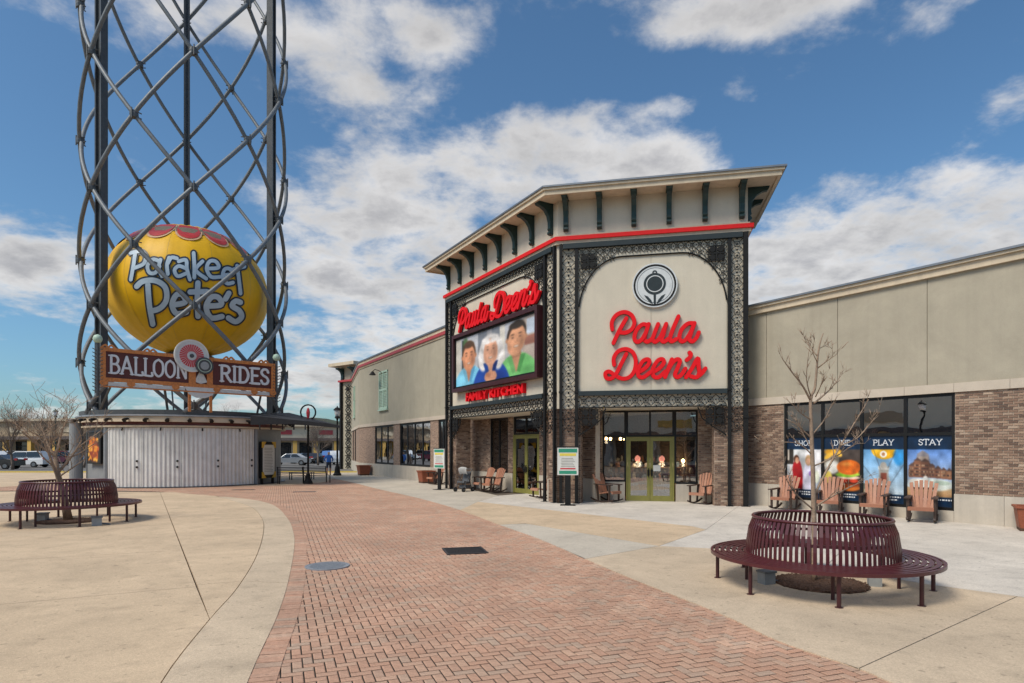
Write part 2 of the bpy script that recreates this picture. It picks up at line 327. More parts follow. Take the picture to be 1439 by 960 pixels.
        for i in range(n - 1):
            a = k0 + 4 * i; b = a + 4
            for j in range(4): s.f.append((a + j, a + (j + 1) % 4, b + (j + 1) % 4, b + j))
        s.f.append((k0, k0 + 3, k0 + 2, k0 + 1)); e = k0 + 4 * (n - 1); s.f.append((e, e + 1, e + 2, e + 3))
        return s
    def build(s, name, m, parent=None, local=False, smooth_=False, kind=None, flip=False):
        me = bpy.data.meshes.new(name); vs = s.v
        if parent is not None and not local:
            I = INV[parent.name]; vs = [tuple(I @ Vector(v)) for v in vs]
        me.from_pydata(vs, [], s.f); me.update()
        b = bmesh.new(); b.from_mesh(me); bmesh.ops.recalc_face_normals(b, faces=b.faces); b.to_mesh(me); b.free()
        me.materials.append(MATS[m])
        if smooth_:
            me.polygons.foreach_set('use_smooth', [True] * len(me.polygons))
        o = bpy.data.objects.new(name, me); col.objects.link(o)
        if parent is not None: o.parent = parent; INV[o.name] = INV[parent.name]
        if kind: o['kind'] = kind
        return o
def smooth(pts, k=6):
    P = [np.array(p, float) for p in pts]
    if len(P) == 2: return [P[0] + (P[1] - P[0]) * i / 3 for i in range(4)]
    out = []
    for i in range(len(P) - 1):
        p0 = P[max(i - 1, 0)]; p1 = P[i]; p2 = P[i + 1]; p3 = P[min(i + 2, len(P) - 1)]
        for j in range(k):
            t = j / k; out.append(.5 * (2 * p1 + (p2 - p0) * t + (2 * p0 - 5 * p1 + 4 * p2 - p3) * t * t + (3 * p1 - p0 - 3 * p2 + p3) * t ** 3))
    out.append(P[-1]); return out
def smooth3(pts, k=5): return [Vector(p) for p in smooth(pts, k)]
def tag(o, label, cat, group=None):
    o['label'] = label; o['category'] = cat
    if group: o['group'] = group
    return o
def thing(name, label, cat, loc=(0, 0, 0), rz=0.0, group=None, scale=1.0):
    o = bpy.data.objects.new(name, None); col.objects.link(o); o.location = loc; o.rotation_euler = (0, 0, rz); o.scale = (scale,) * 3; o.empty_display_size = .2
    INV[o.name] = (Matrix.Translation(Vector(loc)) @ Matrix.Rotation(rz, 4, 'Z') @ Matrix.Scale(scale, 4)).inverted()
    return tag(o, label, cat, group)
def kids(o): return [c for c in bpy.data.objects if c.parent == o]
def dup(root, loc, rz, label, group=None, scale=None):
    def cp(o, par):
        c = o.copy(); col.objects.link(c); c.parent = par
        for ch in CH_[o.name]: cp(ch, c)
        return c
    CH_ = {}
    for o in bpy.data.objects: CH_.setdefault(o.name, [])
    for o in bpy.data.objects:
        if o.parent: CH_[o.parent.name].append(o)
    r = cp(root, None); r.location = loc; r.rotation_euler = (0, 0, rz); r['label'] = label
    if scale: r.scale = (scale,) * 3
    if group: r['group'] = group
    return r
def structure(o): o['kind'] = 'structure'; return o
def inset(poly, e):
    n = len(poly); P = [Vector((p[0], p[1])) for p in poly]
    A = sum(P[i].x * P[(i + 1) % n].y - P[(i + 1) % n].x * P[i].y for i in range(n)); sg = 1 if A > 0 else -1
    out = []
    for i in range(n):
        a = (P[i] - P[i - 1]).normalized(); b = (P[(i + 1) % n] - P[i]).normalized()
        na = Vector((-a.y, a.x)) * sg; nb = Vector((-b.y, b.x)) * sg; m = na + nb
        out.append(P[i] + m * (e / max(.3, 1 + na.dot(nb))))
    return out
def inside(p, poly):
    c = False; n = len(poly); x, y = p[0], p[1]
    for i in range(n):
        a, b = poly[i], poly[i - 1]
        if (a[1] > y) != (b[1] > y) and x < (b[0] - a[0]) * (y - a[1]) / (b[1] - a[1]) + a[0]: c = not c
    return c
def text_mesh(body, F, s0, s1, z0, z1, d0, d1, bold=0.0):      # sans lettering fitted to a box on a face
    cu = bpy.data.curves.new('t', 'FONT'); cu.body = body; cu.offset = bold; cu.extrude = .5; cu.resolution_u = 3
    o = bpy.data.objects.new('t', cu); col.objects.link(o); dg = bpy.context.evaluated_depsgraph_get(); dg.update()
    me = bpy.data.meshes.new_from_object(o.evaluated_get(dg)); V = np.array([v.co[:] for v in me.vertices]); fs = [tuple(p.vertices) for p in me.polygons]
    bpy.data.objects.remove(o); bpy.data.curves.remove(cu); bpy.data.meshes.remove(me)
    lo, hi = V.min(0), V.max(0); b = MB()
    b.add([F(s0 + (v[0] - lo[0]) / (hi[0] - lo[0]) * (s1 - s0), d0 + (v[2] + .5) * (d1 - d0), z0 + (v[1] - lo[1]) / (hi[1] - lo[1]) * (z1 - z0)) for v in V], fs); return b
# slab-serif capitals as strokes on a 0..1 high grid: (width, strokes, serif spots)
SER = {'A': (.78, [[(.08, 0), (.38, 1)], [(.38, 1), (.70, 0)], [(.2, .34), (.58, .34)]], [(.08, 0), (.70, 0)]),
 'B': (.66, [[(.14, 0), (.14, 1)], [(.14, 1), (.42, .98), (.54, .77), (.42, .54), (.14, .52)], [(.14, .52), (.46, .50), (.60, .26), (.46, .03), (.14, 0)]], [(.1, 0), (.1, 1)]),
 'D': (.70, [[(.14, 0), (.14, 1)], [(.14, 1), (.46, .93), (.62, .5), (.46, .07), (.14, 0)]], [(.1, 0), (.1, 1)]),
 'E': (.60, [[(.14, 0), (.14, 1)], [(.14, 1), (.54, 1)], [(.14, .52), (.44, .52)], [(.14, 0), (.56, 0)]], [(.1, 0), (.1, 1)]),
 'H': (.76, [[(.14, 0), (.14, 1)], [(.62, 0), (.62, 1)], [(.14, .5), (.62, .5)]], [(.14, 0), (.14, 1), (.62, 0), (.62, 1)]),
 'I': (.34, [[(.17, 0), (.17, 1)]], [(.17, 0), (.17, 1)]),
 'L': (.58, [[(.14, 0), (.14, 1)], [(.14, 0), (.54, 0), (.54, .18)]], [(.14, 1), (.1, 0)]),
 'N': (.78, [[(.14, 0), (.14, 1)], [(.14, 1), (.64, 0)], [(.64, 0), (.64, 1)]], [(.14, 0), (.1, 1), (.64, 1)]),
 'O': (.74, [[(.37, 1), (.14, .82), (.08, .5), (.14, .18), (.37, 0), (.60, .18), (.66, .5), (.60, .82), (.37, 1)]], []),
 'P': (.62, [[(.14, 0), (.14, 1)], [(.14, 1), (.44, .97), (.56, .74), (.44, .5), (.14, .46)]], [(.14, 0), (.1, 1)]),
 'R': (.68, [[(.14, 0), (.14, 1)], [(.14, 1), (.44, .97), (.56, .75), (.44, .53), (.14, .5)], [(.36, .5), (.50, .2), (.64, 0)]], [(.14, 0), (.1, 1)]),
 'S': (.58, [[(.50, .80), (.40, .97), (.2, .97), (.1, .77), (.2, .58), (.40, .45), (.50, .24), (.40, .04), (.18, .03), (.08, .22)]], []),
 'T': (.66, [[(.33, 0), (.33, 1)], [(.05, .84), (.05, 1), (.61, 1), (.61, .84)]], [(.33, 0)]),
 'Y': (.70, [[(.35, 0), (.35, .45)], [(.35, .45), (.08, 1)], [(.35, .45), (.62, 1)]], [(.35, 0), (.08, 1), (.62, 1)])}
def serif_text(b, word, F, s0, s1, z0, z1, d, th, wt=.13):
    tot = sum(SER[c][0] for c in word); k = (s1 - s0) / tot; h = z1 - z0; x = s0; nst = 0
    for ch in word:
        wdt, st, se = SER[ch]
        mp = lambda u, v, dd: F(u, dd, v)
        for q in st:
            nst += 1; b.ribbon([(x + p[0] * k, z0 + p[1] * h) for p in q], wt * k, mp, d, d + th + .0012 * (nst % 5), ramp=.002)
        for p in se:
            nst += 1; b.ribbon([(x + (p[0] - .09) * k, z0 + p[1] * h), (x + (p[0] + .09) * k, z0 + p[1] * h)], wt * .62 * k, mp, d, d + th + .006 + .0012 * (nst % 5), ramp=.001)
        x += wdt * k
    return b
# flat printed pictures: a fine sheet whose vertices carry the ink
class Ink:
    def __init__(s, nx, ny, base):
        s.nx, s.ny = nx, ny; s.c = np.zeros((ny, nx, 3)); s.c[:] = base; s.x, s.y = np.meshgrid(np.linspace(0, 1, nx), np.linspace(1, 0, ny)); s.g = np.random.RandomState(5)
    def _mix(s, m, c): m = np.clip(m, 0, 1)[..., None]; s.c = s.c * (1 - m) + np.array(c) * m; return s
    def ell(s, cx, cy, rx, ry, c, rot=0, soft=.12, k=1.0):
        a = math.radians(rot); dx = s.x - cx; dy = s.y - cy; u = (dx * math.cos(a) + dy * math.sin(a)) / rx; v = (-dx * math.sin(a) + dy * math.cos(a)) / ry
        return s._mix((1 - np.sqrt(u * u + v * v)) / soft * k if k == 1 else np.clip((1 - np.sqrt(u * u + v * v)) / soft, 0, 1) * k, c)
    def poly(s, pts, c, k=1.0):
        m = np.zeros(s.x.shape, bool); n = len(pts)
        for i in range(n):
            (x1, y1), (x0, y0) = pts[i], pts[i - 1]
            if y1 == y0: continue
            m ^= ((y1 > s.y) != (y0 > s.y)) & (s.x < (x0 - x1) * (s.y - y1) / (y0 - y1) + x1)
        return s._mix(m.astype(float) * k, c)
    def rect(s, x0, y0, x1, y1, c, k=1.0): return s.poly([(x0, y0), (x1, y0), (x1, y1), (x0, y1)], c, k)
    def grad(s, y0, y1, c0, c1, x0=0, x1=1):
        t = np.clip((s.y - y0) / (y1 - y0), 0, 1)[..., None]; m = ((s.y >= y0) & (s.y <= y1) & (s.x >= x0) & (s.x <= x1))[..., None]
        s.c = np.where(m, np.array(c0) * (1 - t) + np.array(c1) * t, s.c); return s
    def speck(s, amt): s.c = np.clip(s.c * (1 + s.g.randn(s.ny, s.nx, 1) * amt), 0, 1); return s
    def photo(s, amt=.10):                    # soften edges and add uneven light, as in a printed photograph
        for _ in range(2):
            p = np.pad(s.c, ((1, 1), (1, 1), (0, 0)), 'edge'); s.c = sum(p[i:i + s.ny, j:j + s.nx] for i in range(3) for j in range(3)) / 9
        k = 12; lo = s.g.rand(k, k); yi = np.linspace(0, k - 1.001, s.ny); xi = np.linspace(0, k - 1.001, s.nx); y0 = yi.astype(int); x0 = xi.astype(int); fy = (yi - y0)[:, None]; fx = (xi - x0)[None]
        f = lo[y0][:, x0] * (1 - fy) * (1 - fx) + lo[y0 + 1][:, x0] * fy * (1 - fx) + lo[y0][:, x0 + 1] * (1 - fy) * fx + lo[y0 + 1][:, x0 + 1] * fy * fx
        s.c = np.clip(s.c * (1 + amt * 2 * (f - .5))[..., None], 0, 1); return s
    def build(s, name, F, s0, s1, d, z0, z1, parent, mapper=None):
        mp = mapper or (lambda u, v: F(s0 + u * (s1 - s0), d, z0 + v * (z1 - z0)))
        b = MB(); b.v = [tuple(mp(u, v)) for u, v in zip(s.x.ravel(), s.y.ravel())]
        nx = s.nx; b.f = [(j * nx + i, (j + 1) * nx + i, (j + 1) * nx + i + 1, j * nx + i + 1) for j in range(s.ny - 1) for i in range(nx - 1)]
        o = b  .build(name, 'print', parent)
        a = o.data.color_attributes.new('ink', 'FLOAT_COLOR', 'POINT'); cc = np.clip(s.c, 0, 1).reshape(-1, 3); cc = np.where(cc <= .04045, cc / 12.92, ((cc + .055) / 1.055) ** 2.4)
        a.data.foreach_set('color', np.c_[cc, np.ones(len(cc))].astype(np.float32).ravel()); return o
def brick_boxes(F, s0, s1, z0, z1, d, th=.012, holes=(), bw=.2, bh=.0577, j=.010):
    """running-bond bricks on a face: list of (s0,s1,z0,z1) clipped to the panel and its openings"""
    out = []; r = 0; z = z0 + j / 2
    while z + bh <= z1 + .02:
        s = s0 - (bw + j) * (.5 if r % 2 else 0) + j / 2
        while s < s1:
            a, b_ = max(s, s0 + .003), min(s + bw, s1 - .003)
            segs = [(a, b_)] if b_ - a > .02 else []
            for h in holes:
                if z + bh > h[2] and z < h[3]:
                    segs = [q for a2, b2 in segs for q in ((a2, min(b2, h[0])), (max(a2, h[1]), b2)) if q[1] - q[0] > .02]
            for a2, b2 in segs: out.append((a2, b2, z, min(z + bh, z1)))
            s += bw + j
        z += bh + j; r += 1
    return out
def brick_mesh(boxes, F, d, th=.014):
    b = MB()
    for a, c, z0, z1 in boxes:
        e = .004
        b.add([F(a, d, z0), F(c, d, z0), F(c, d, z1), F(a, d, z1), F(a + e, d + th, z0 + e), F(c - e, d + th, z0 + e), F(c - e, d + th, z1 - e), F(a + e, d + th, z1 - e)],
              [(4, 5, 6, 7), (0, 1, 5, 4), (1, 2, 6, 5), (2, 3, 7, 6), (3, 0, 4, 7)])
    return b

# ------------------------------------------------------------------ ground, plaza, walk, brick street
structure(MB().slab([(-900, -300), (900, -300), (900, 2500), (-900, 2500)], -.5, -.03).build('ground', 'earth'))
structure(MB().slab([(-140, 52), (-9, 50), (-9.5, 66), (40, 70), (60, 150), (-140, 150)], -.2, -.014).build('parking_lot', 'asphalt'))
structure(MB().slab([(-60, -40), (40, -40), (40, 40), (-4, 51), (-60, 52)], -.3, -.022).build('joint_bed', 'joint_dirt'))
LB = [(300, 1085), (348.6, 960), (367, 917), (390, 867), (405, 820), (413.6, 773.4), (413, 750), (405, 730), (387, 711.7), (360, 703.4), (317, 698.5), (267, 694.5), (220, 690.5), (100, 689), (-60, 690)]
RB = [(1560, 1085), (1420, 1030), (1250, 960), (1206.7, 941), (1093, 901.7), (1026.7, 870), (960, 842.5), (884, 812.5), (822.5, 786), (757, 757.5), (702, 738), (647, 717), (587, 700), (532, 687.5), (490, 677), (456, 670)]
lb = [gp(*p) for p in LB]; rb = [gp(*p) for p in RB]
lbs = [Vector((*p[:2], 0)) for p in smooth([q[:] for q in lb], 5)]
rbs = [Vector((*p[:2], 0)) for p in smooth([q[:] for q in rb], 4)]
street = [*lbs, gp(-60, 678), gp(150, 682), gp(290, 683.5), gp(400, 681.5), gp(452, 678), gp(445, 668), *reversed(rbs)]
st = structure(MB().slab([(p.x, p.y) for p in [Vector((-2.3, 2.5, 0)), *street, Vector((4.2, 2.5, 0))]], -.1, -.0105).build('brick_street', 'joint_sand'))
INV[st.name] = Matrix.Identity(4)
# herringbone pavers
PW = .094; ang = R(20.5); ea = Vector((math.cos(ang), math.sin(ang))); eb = Vector((-math.sin(ang), math.cos(ang)))
sp = [(p.x, p.y) for p in street]
outer = [(p[0], p[1]) for p in sp]
cells = []
for m in range(-980, 980):
    for n in range(-490, 490):
        cx, cy = m + 2 * n, m - 2 * n
        if not (-380 < cx < 220 and 10 < cy < 610): continue
        for (x0, y0, x1, y1) in ((cx, cy, cx + 2, cy + 1), (cx + 2, cy - 1, cx + 3, cy + 1)):
            c = (ea * ((x0 + x1) / 2) + eb * ((y0 + y1) / 2)) * PW
            if 4.6 < c.y < 52 and (abs(c.x) < 9 or c.y > 20): cells.append((c, x1 - x0 > 1.5))
xs = np.array([c[0][0] for c in cells]); ys = np.array([c[0][1] for c in cells]); ins = np.zeros(len(xs), bool)
P_ = inset([Vector((p[0], p[1])) for p in sp], -.08)
for i in range(len(P_)):
    a, b = P_[i], P_[i - 1]
    if a[1] == b[1]: continue
    ins ^= ((a[1] > ys) != (b[1] > ys)) & (xs < (b[0] - a[0]) * (ys - a[1]) / (b[1] - a[1]) + a[0])
cells = [c for c, k in zip(cells, ins) if k]
cells.sort(key=lambda c: c[0].y)
def paver_geo(b, c, horiz, jit=True):
    lx, ly = (PW * 2, PW) if horiz else (PW, PW * 2); g = .0066; e = .007; dz = rnd.uniform(-.0022, .0022)
    X_, Y_ = lx / 2 - g, ly / 2 - g; tl = [rnd.uniform(-.0012, .0012) for _ in range(4)]
    P = [(-X_, -Y_), (X_, -Y_), (X_, Y_), (-X_, Y_)]; Q = [(-X_ + e, -Y_ + e), (X_ - e, -Y_ + e), (X_ - e, Y_ - e), (-X_ + e, Y_ - e)]
    f = lambda p, z: (c.x + ea.x * p[0] + eb.x * p[1], c.y + ea.y * p[0] + eb.y * p[1], z)
    b.add([f(p, -.010) for p in P] + [f(p, dz - .003) for p in P] + [f(q, dz + t) for q, t in zip(Q, tl)],
          [(0, 1, 5, 4), (1, 2, 6, 5), (2, 3, 7, 6), (3, 0, 4, 7), (4, 5, 9, 8), (5, 6, 10, 9), (6, 7, 11, 10), (7, 4, 8, 11), (8, 9, 10, 11)])
pvm = {}
near = [c for c in cells if abs(c[0].x / c[0].y) < .86 and c[0].y > 4.95][:300]; ns = set(id(c) for c in near)
for hz in (True, False):
    b = MB(); paver_geo(b, Vector((0, 0)), hz); o = b.build('paver', 'paver'); pvm[hz] = o.data; bpy.data.objects.remove(o)
for c, hz in near:
    o = bpy.data.objects.new('paver', pvm[hz]); col.objects.link(o); o.location = (c.x, c.y, rnd.uniform(-.002, .002)); o.rotation_euler = (rnd.uniform(-.008, .008), rnd.uniform(-.008, .008), 0); o.parent = st
b = MB()
for c in cells:
    if id(c) not in ns: paver_geo(b, *c)
b.build('paver_field', 'paver', st, kind='stuff')
# header course along the plaza kerb
b = MB(); acc = 0; pts = [p for p in lbs if p.y > 4 and p.x > -13.5]
for i in range(len(pts) - 1):
    a, c = pts[i], pts[i + 1]; t = (c - a); Ls = t.length; t = t / Ls; nrm = Vector((t.y, -t.x, 0)); n = max(1, round(Ls / .104)); w_ = Ls / n
    for k in range(n):
        q0 = a + t * (k * w_ + .004); q1 = a + t * ((k + 1) * w_ - .004); z = .004 + rnd.uniform(-.002, .002); o_ = nrm * .225; i_ = nrm * -.02
        b.add([q0 + i_ + Vector((0, 0, -.01)), q1 + i_ + Vector((0, 0, -.01)), q1 + o_ + Vector((0, 0, -.01)), q0 + o_ + Vector((0, 0, -.01)), q0 + i_ + Vector((0, 0, z)), q1 + i_ + Vector((0, 0, z)), q1 + o_ + Vector((0, 0, z)), q0 + o_ + Vector((0, 0, z))],
              [(4, 5, 6, 7), (0, 1, 5, 4), (1, 2, 6, 5), (2, 3, 7, 6), (3, 0, 4, 7)])
b.build('header_course', 'paver', st, kind='stuff')
# concrete slabs with open joints
def paving(name, base_poly, top):
    o = structure(MB().slab(base_poly, -.12, top).build(name, 'joint_dirt')); INV[o.name] = Matrix.Identity(4); return o
plaza = paving('plaza_paving', [(-30, 3), (-4.5, 3), (-6.3, 8), (-6.4, 11), (-12, 22), (-30, 25)], -.0195)
def slab(parent, pts, m, z=.010, raw=False, e=.006):
    P = [p if isinstance(p, Vector) else gp(*p) for p in pts]
    o = MB().slab([(p[0], p[1]) for p in inset(P, e)], -.1, z).build('slab', m, parent)
    return o
IA = [(180, 1085), (227, 960), (295, 871), (333.5, 827), (360, 783), (370, 750), (368.6, 730), (353.6, 713.4), (325, 703.5), (300, 697.6)]
ia = [Vector((*p[:2], 0)) for p in smooth([gp(*q)[:] for q in IA], 5)]; lbv = [p for p in lbs]
def split(seq, y):  # index where depth passes y
    return min(range(len(seq)), key=lambda i: abs(seq[i].y - y))
def depth(y): return FPX * CH / (y - HOR)
k1 = split(ia[:28], depth(818)); k2 = split(lbv[:26], depth(817)); 
kb = min(range(len(lbv)), key=lambda i: (lbv[i] - ia[-1]).length)
slab(plaza, lbv[:k2 + 1] + list(reversed(ia[:k1 + 1])), 'concrete_band')
slab(plaza, lbv[k2:kb] + list(reversed(ia[k1:-1])), 'concrete_band')
kj = min(range(len(ia)), key=lambda i: (ia[i] - gp(295, 871)).length)
J0, J1 = gp(225, 692.2), gp(295, 871)
slab(plaza, ia[kj:k1 + 1] + [gp(276.7, 823)], 'concrete_tan')
slab(plaza, [gp(276.7, 823)] + ia[k1:-1] + lbv[kb:split(lbv, J0.y) + 1 if split(lbv, J0.y) > kb else kb + 1] + [J0], 'concrete_tan')
xl = -900
slab(plaza, ia[:kj + 1] + [(276, 825.5), (-300, 878), (-900, 960), (-900, 1085)], 'concrete_tan')
slab(plaza, [(276, 825.5), (256.3, 774), (-300, 806), (-900, 850), (-900, 960), (-300, 878)], 'concrete_tan')
slab(plaza, [(256.3, 774), (225, 692.2), (100, 690.5), (-60, 691.5), (-400, 705), (-900, 740), (-900, 850), (-300, 806)], 'concrete_tan')
walk = paving('sidewalk', [(4, 3), (20, 3), (20, 16), (-8, 60), (-13, 60), (-9, 45), (-4.4, 27), (3.8, 8)], -.018)
T2 = [(646.6, 717), (672, 705.5), (975, 740.5), (992, 745), (926, 768), (740, 736), (702, 738)]
slab(walk, T2, 'concrete_tan')
rbv = rbs
def rbseg(y0, y1): return [p for p in rbs if min(depth(y0), depth(y1)) - .02 <= p.y <= max(depth(y0), depth(y1)) + .02]
slab(walk, [(740, 736.4), (926, 768), (822.5, 786)] + list(rbseg(786, 738)), 'concrete_grey')
slab(walk, [(926, 768), (1010, 772), (1303, 822), (1430, 839), (1206.7, 941)] + rbseg(941, 786), 'concrete_band')
slab(walk, [(1430, 839), (1700, 878), (2100, 1000), (2100, 1085)] + rbseg(1085, 941), 'concrete_band')
slab(walk, rbseg(717, 668)[0:] + [(470, 664), (506, 664), (640, 683), (700, 697), (672, 705.5)], 'concrete_grey')
slab(walk, [(672, 705.5), (700, 697), (790, 690), (905, 685), (1046, 706), (992, 745), (975, 740.5)], 'concrete_light')
slab(walk, [(1046, 706), (1150, 700), (1250, 708), (1160, 797.5), (1010, 772), (926, 768), (992, 745)], 'concrete_light')
slab(walk, [(1160, 797.5), (1250, 708), (1439, 725), (1800, 770), (1900, 910), (1700, 878), (1430, 839), (1303, 822)], 'concrete_light')
far = paving('lot_walk', [(-60, 24), (-12, 24), (-12, 30.5), (-10, 35), (-9.5, 49.5), (-60, 51)], -.0165)
slab(far, [Vector((-60, 17, 0)), Vector((-26, 17, 0)), Vector((-26, 51, 0)), Vector((-60, 51, 0))], 'concrete_tan', z=.005)
slab(far, [Vector((-25.9, 43.7, 0)), Vector((-8, 43.7, 0)), Vector((-8, 51, 0)), Vector((-25.9, 51, 0))], 'concrete_tan', z=.0045)
slab(far, [Vector((-26, 34.0, 0)), gp(150, 682.5), gp(290, 684), gp(400, 682), gp(452, 678.5), Vector((-12.2, 44, 0)), Vector((-11, 50, 0)), Vector((-26, 51, 0))], 'concrete_tan', z=.007)
structure(MB().box(-60, -9.6, 51.0, 51.25, -.1, .12).build('kerb', 'kerb_yellow'))
# covers in the street
def disc(name, c, r, m, label, h=.012):
    t = thing(name, label, 'manhole cover', (c.x, c.y, 0)); MB().ring(r * .93, r, -.01, h + .004, 40).build('rim', m, t, local=True)
    pl = MB().lathe([(r * .92, -.01), (r * .92, h)], 40).build('plate', m, t, local=True); b = MB()
    for i in range(-8, 9):
        for j in range(-8, 9):
            x, y = i * r * .105, j * r * .105
            if math.hypot(x, y) < r * .82: b.box(x - r * .035, x + r * .035, y - r * .035, y + r * .035, h, h + .006)
    b.build('tread', m, t, local=True, kind='stuff'); return t
disc('manhole_cover', gp(460, 796), .36, 'iron_cover', 'round grey iron manhole cover in the brick street by the curved kerb')
c = gp(653, 774.5); t = thing('drain_grate', 'square dark slotted drain grate set in the brick street', 'drain grate', (c.x, c.y, 0), R(14))
MB().box(-.37, .37, -.35, .35, -.005, .006).build('pit', 'joint_dirt', t, local=True); b = MB()
for q in ((-.39, .39, -.37, -.33), (-.39, .39, .33, .37), (-.39, -.35, -.33, .33), (.35, .39, -.33, .33)): b.box(*q, -.01, .018)
b.build('rim', 'grate', t, local=True)
for i in range(9): MB().box(-.35, .35, -.315 + i * .07, -.285 + i * .07, .004, .015).build('bar', 'grate', t, local=True)
for px, py, lab in ((342, 688.6, 'narrow dark slot drain in bricks before the corrugated doors'), (428, 691.5, 'small dark cover plate in bricks near the metal benches')):
    c = gp(px, py); t = thing('slot_drain', lab, 'drain', (c.x, c.y, 0), R(10)); MB().box(-.5, .5, -.13, .13, -.01, .012).build('frame', 'grate', t, local=True)
    for i in range(10): MB().box(-.46 + i * .095, -.40 + i * .095, -.11, .11, .010, .018).build('bar', 'galv_dark', t, local=True)

# ------------------------------------------------------------------ corner tower store
C0, C1, C2 = (1.65, 22.3), (7.98, 20.95), (-3.19, 30.6)
FF = Fr(C0, C1); FL = Fr(C2, C0)
LF, LL = FF.L, FL.L
REC = -1.4
tw = thing('corner_store', 'cream corner tower store with black filigree columns and bracketed cornice', 'building', (*C0, 0))
def off_poly(o, oe=None):      # outline of the tower pushed out by o (3 visible sides + back)
    oe = o if oe is None else oe
    nl, nf = FL.n, FF.n; mid = Vector((*C0, 0)) + (nl + nf) * (o / (1 + nl.dot(nf)))
    a = FL(0, 0, 0) + FL.n * o - FL.e * oe; c = FF(LF, 0, 0) + FF.n * o + FF.e * oe
    return [(a.x, a.y), (mid.x, mid.y), (c.x, c.y), tuple((FF(LF, -4.2, 0) + FF.e * oe)[:2]), tuple((FL(0, -6, 0) - FL.e * oe)[:2])]
MB().slab(off_poly(0), 3.55, 10.86).build('upper_wall', 'stucco_cream', tw)
MB().slab(off_poly(-.002), 3.40, 3.548).build('porch_ceiling', 'stucco_cream', tw)
# cornice: soffit + stepped fascia + cap
MB().slab(off_poly(.74, .84), 10.862, 10.90).build('soffit', 'cornice_cream', tw)
b = MB(); A_, B_ = off_poly(.80, .92), off_poly(.72, .82)
for i in (4, 0, 1, 2): b.hexa([(*A_[i], 10.80), (*A_[(i + 1) % 5], 10.80), (*B_[(i + 1) % 5], 10.80), (*B_[i], 10.80), (*A_[i], 10.96), (*A_[(i + 1) % 5], 10.96), (*B_[(i + 1) % 5], 10.96), (*B_[i], 10.96)])
b.build('fascia', 'cornice_cream', tw)
MB().slab(off_poly(.86, 1.0), 10.962, 11.04).build('cornice_moulding', 'cornice_cream', tw)
MB().slab(off_poly(.90, 1.06), 11.042, 11.10).build('roof_cap', 'cap_metal', tw)
MB().slab(off_poly(.10), 9.28, 9.40).build('moulding', 'cornice_cream', tw)
MB().slab(off_poly(.17), 9.402, 9.54).build('red_band', 'red_paint', tw)
MB().slab(off_poly(.06), 9.542, 9.62).build('moulding', 'cornice_cream', tw)
prof = [(u, v * .877) for u, v in [(0, 0), (.10, 0), (.16, .06), (.15, .13), (.10, .17), (.15, .24), (.13, .34), (.14, .55), (.20, .78), (.32, .97), (.50, 1.09), (.66, 1.13), (.70, 1.19), (.70, 1.27), (0, 1.27)]]
def bracket(F, s):
    b = MB(); b.prism(prof, lambda p: F(s - .085, p[0] + .004, 9.745 + p[1]), lambda p: F(s + .085, p[0] + .004, 9.745 + p[1]))
    b.fbox(F, s - .11, s + .11, .004, .72, 10.83, 10.858); return b.build('bracket', 'green_bracket', tw)
for i in range(6): bracket(FF, .30 + i * (LF - .50) / 5)
for i in range(8): bracket(FL, .28 + i * (LL - .65) / 7)
FS = Fr(C1, tuple(FF(LF, -3, 0)[:2])); bracket(FS, .25); bracket(FS, 1.4)
FS2 = Fr(tuple(FL(0, -4, 0)[:2]), C2); bracket(FS2, 3.7)
# posts, beams
def face_posts(F, ss, w_=.15):
    for s, ww in ss:
        b = MB(); b.fbox(F, s - ww / 2, s + ww / 2, .05, .13, 0, 9.28); b.fbox(F, s - ww / 2 - .06, s + ww / 2 + .06, 0.0, .20, 0, .02)
        for z in (3.0, 3.95): b.fbox(F, s - ww / 2 - .02, s + ww / 2 + .02, .03, .15, z, z + .06)
        b.build('post', 'black_iron', tw)
fp = [(.12, .10), (.68, .11), (LF - .60, .11), (LF - .08, .16)]; lp = [(.08, .14), (.60, .14), (LL - .72, .12), (LL - .10, .10)]
face_posts(FF, fp); face_posts(FL, lp)
for F, pp in ((FF, fp), (FL, lp)):
    a, c = pp[1][0], pp[2][0]
    MB().fbox(F, pp[0][0] + .08, pp[3][0] - .1, .03, .16, 9.10, 9.275).build('top_beam', 'slate_paint', tw)
    MB().fbox(F, a + .08, c - .08, .03, .17, 3.84, 4.0).build('bottom_beam', 'slate_paint', tw)
    MB().fbox(F, a + .08, c - .08, .04, .12, 3.40, 3.44).build('frieze_rail', 'black_iron', tw)
    mid = (a + c) / 2
    for q0, q1 in ((a + .08, mid - .008), (mid + .008, c - .08)): MB().fbox(F, q0, q1, .002, .025, 4.004, 9.09).build('stucco_panel', 'stucco_cream', tw)
# filigree: rings, crosses and petals of flat bar
def motif(b, F, s, z, h, d=.06, wd=.026, dep=.024, ring=True):
    r = h * .27
    if ring:
        for i in range(6):
            a0, a1 = i * math.pi / 3, (i + 1) * math.pi / 3
            b.bar(F(s + r * math.cos(a0), d, z + r * math.sin(a0)), F(s + r * math.cos(a1), d, z + r * math.sin(a1)), wd * .8, dep, up=F.n)
    for sx, sz in ((-1, -1), (1, -1), (1, 1), (-1, 1)):
        b.bar(F(s + sx * h * .5, d, z + sz * h * .5), F(s + sx * r * .6, d, z + sz * r * .6), wd, dep, up=F.n)
    q = h * .10
    for sx, sz in ((0, 0), (.5, 0), (-.5, 0), (0, .5), (0, -.5)):
        k = q if sx == sz == 0 else q * .8
        b.prism([(s + sx * h + k * math.cos(i * math.pi / 3), z + sz * h + k * math.sin(i * math.pi / 3)) for i in range(6)], lambda p: F(p[0], d - dep / 2, p[1]), lambda p: F(p[0], d + dep / 2 + .004, p[1]))
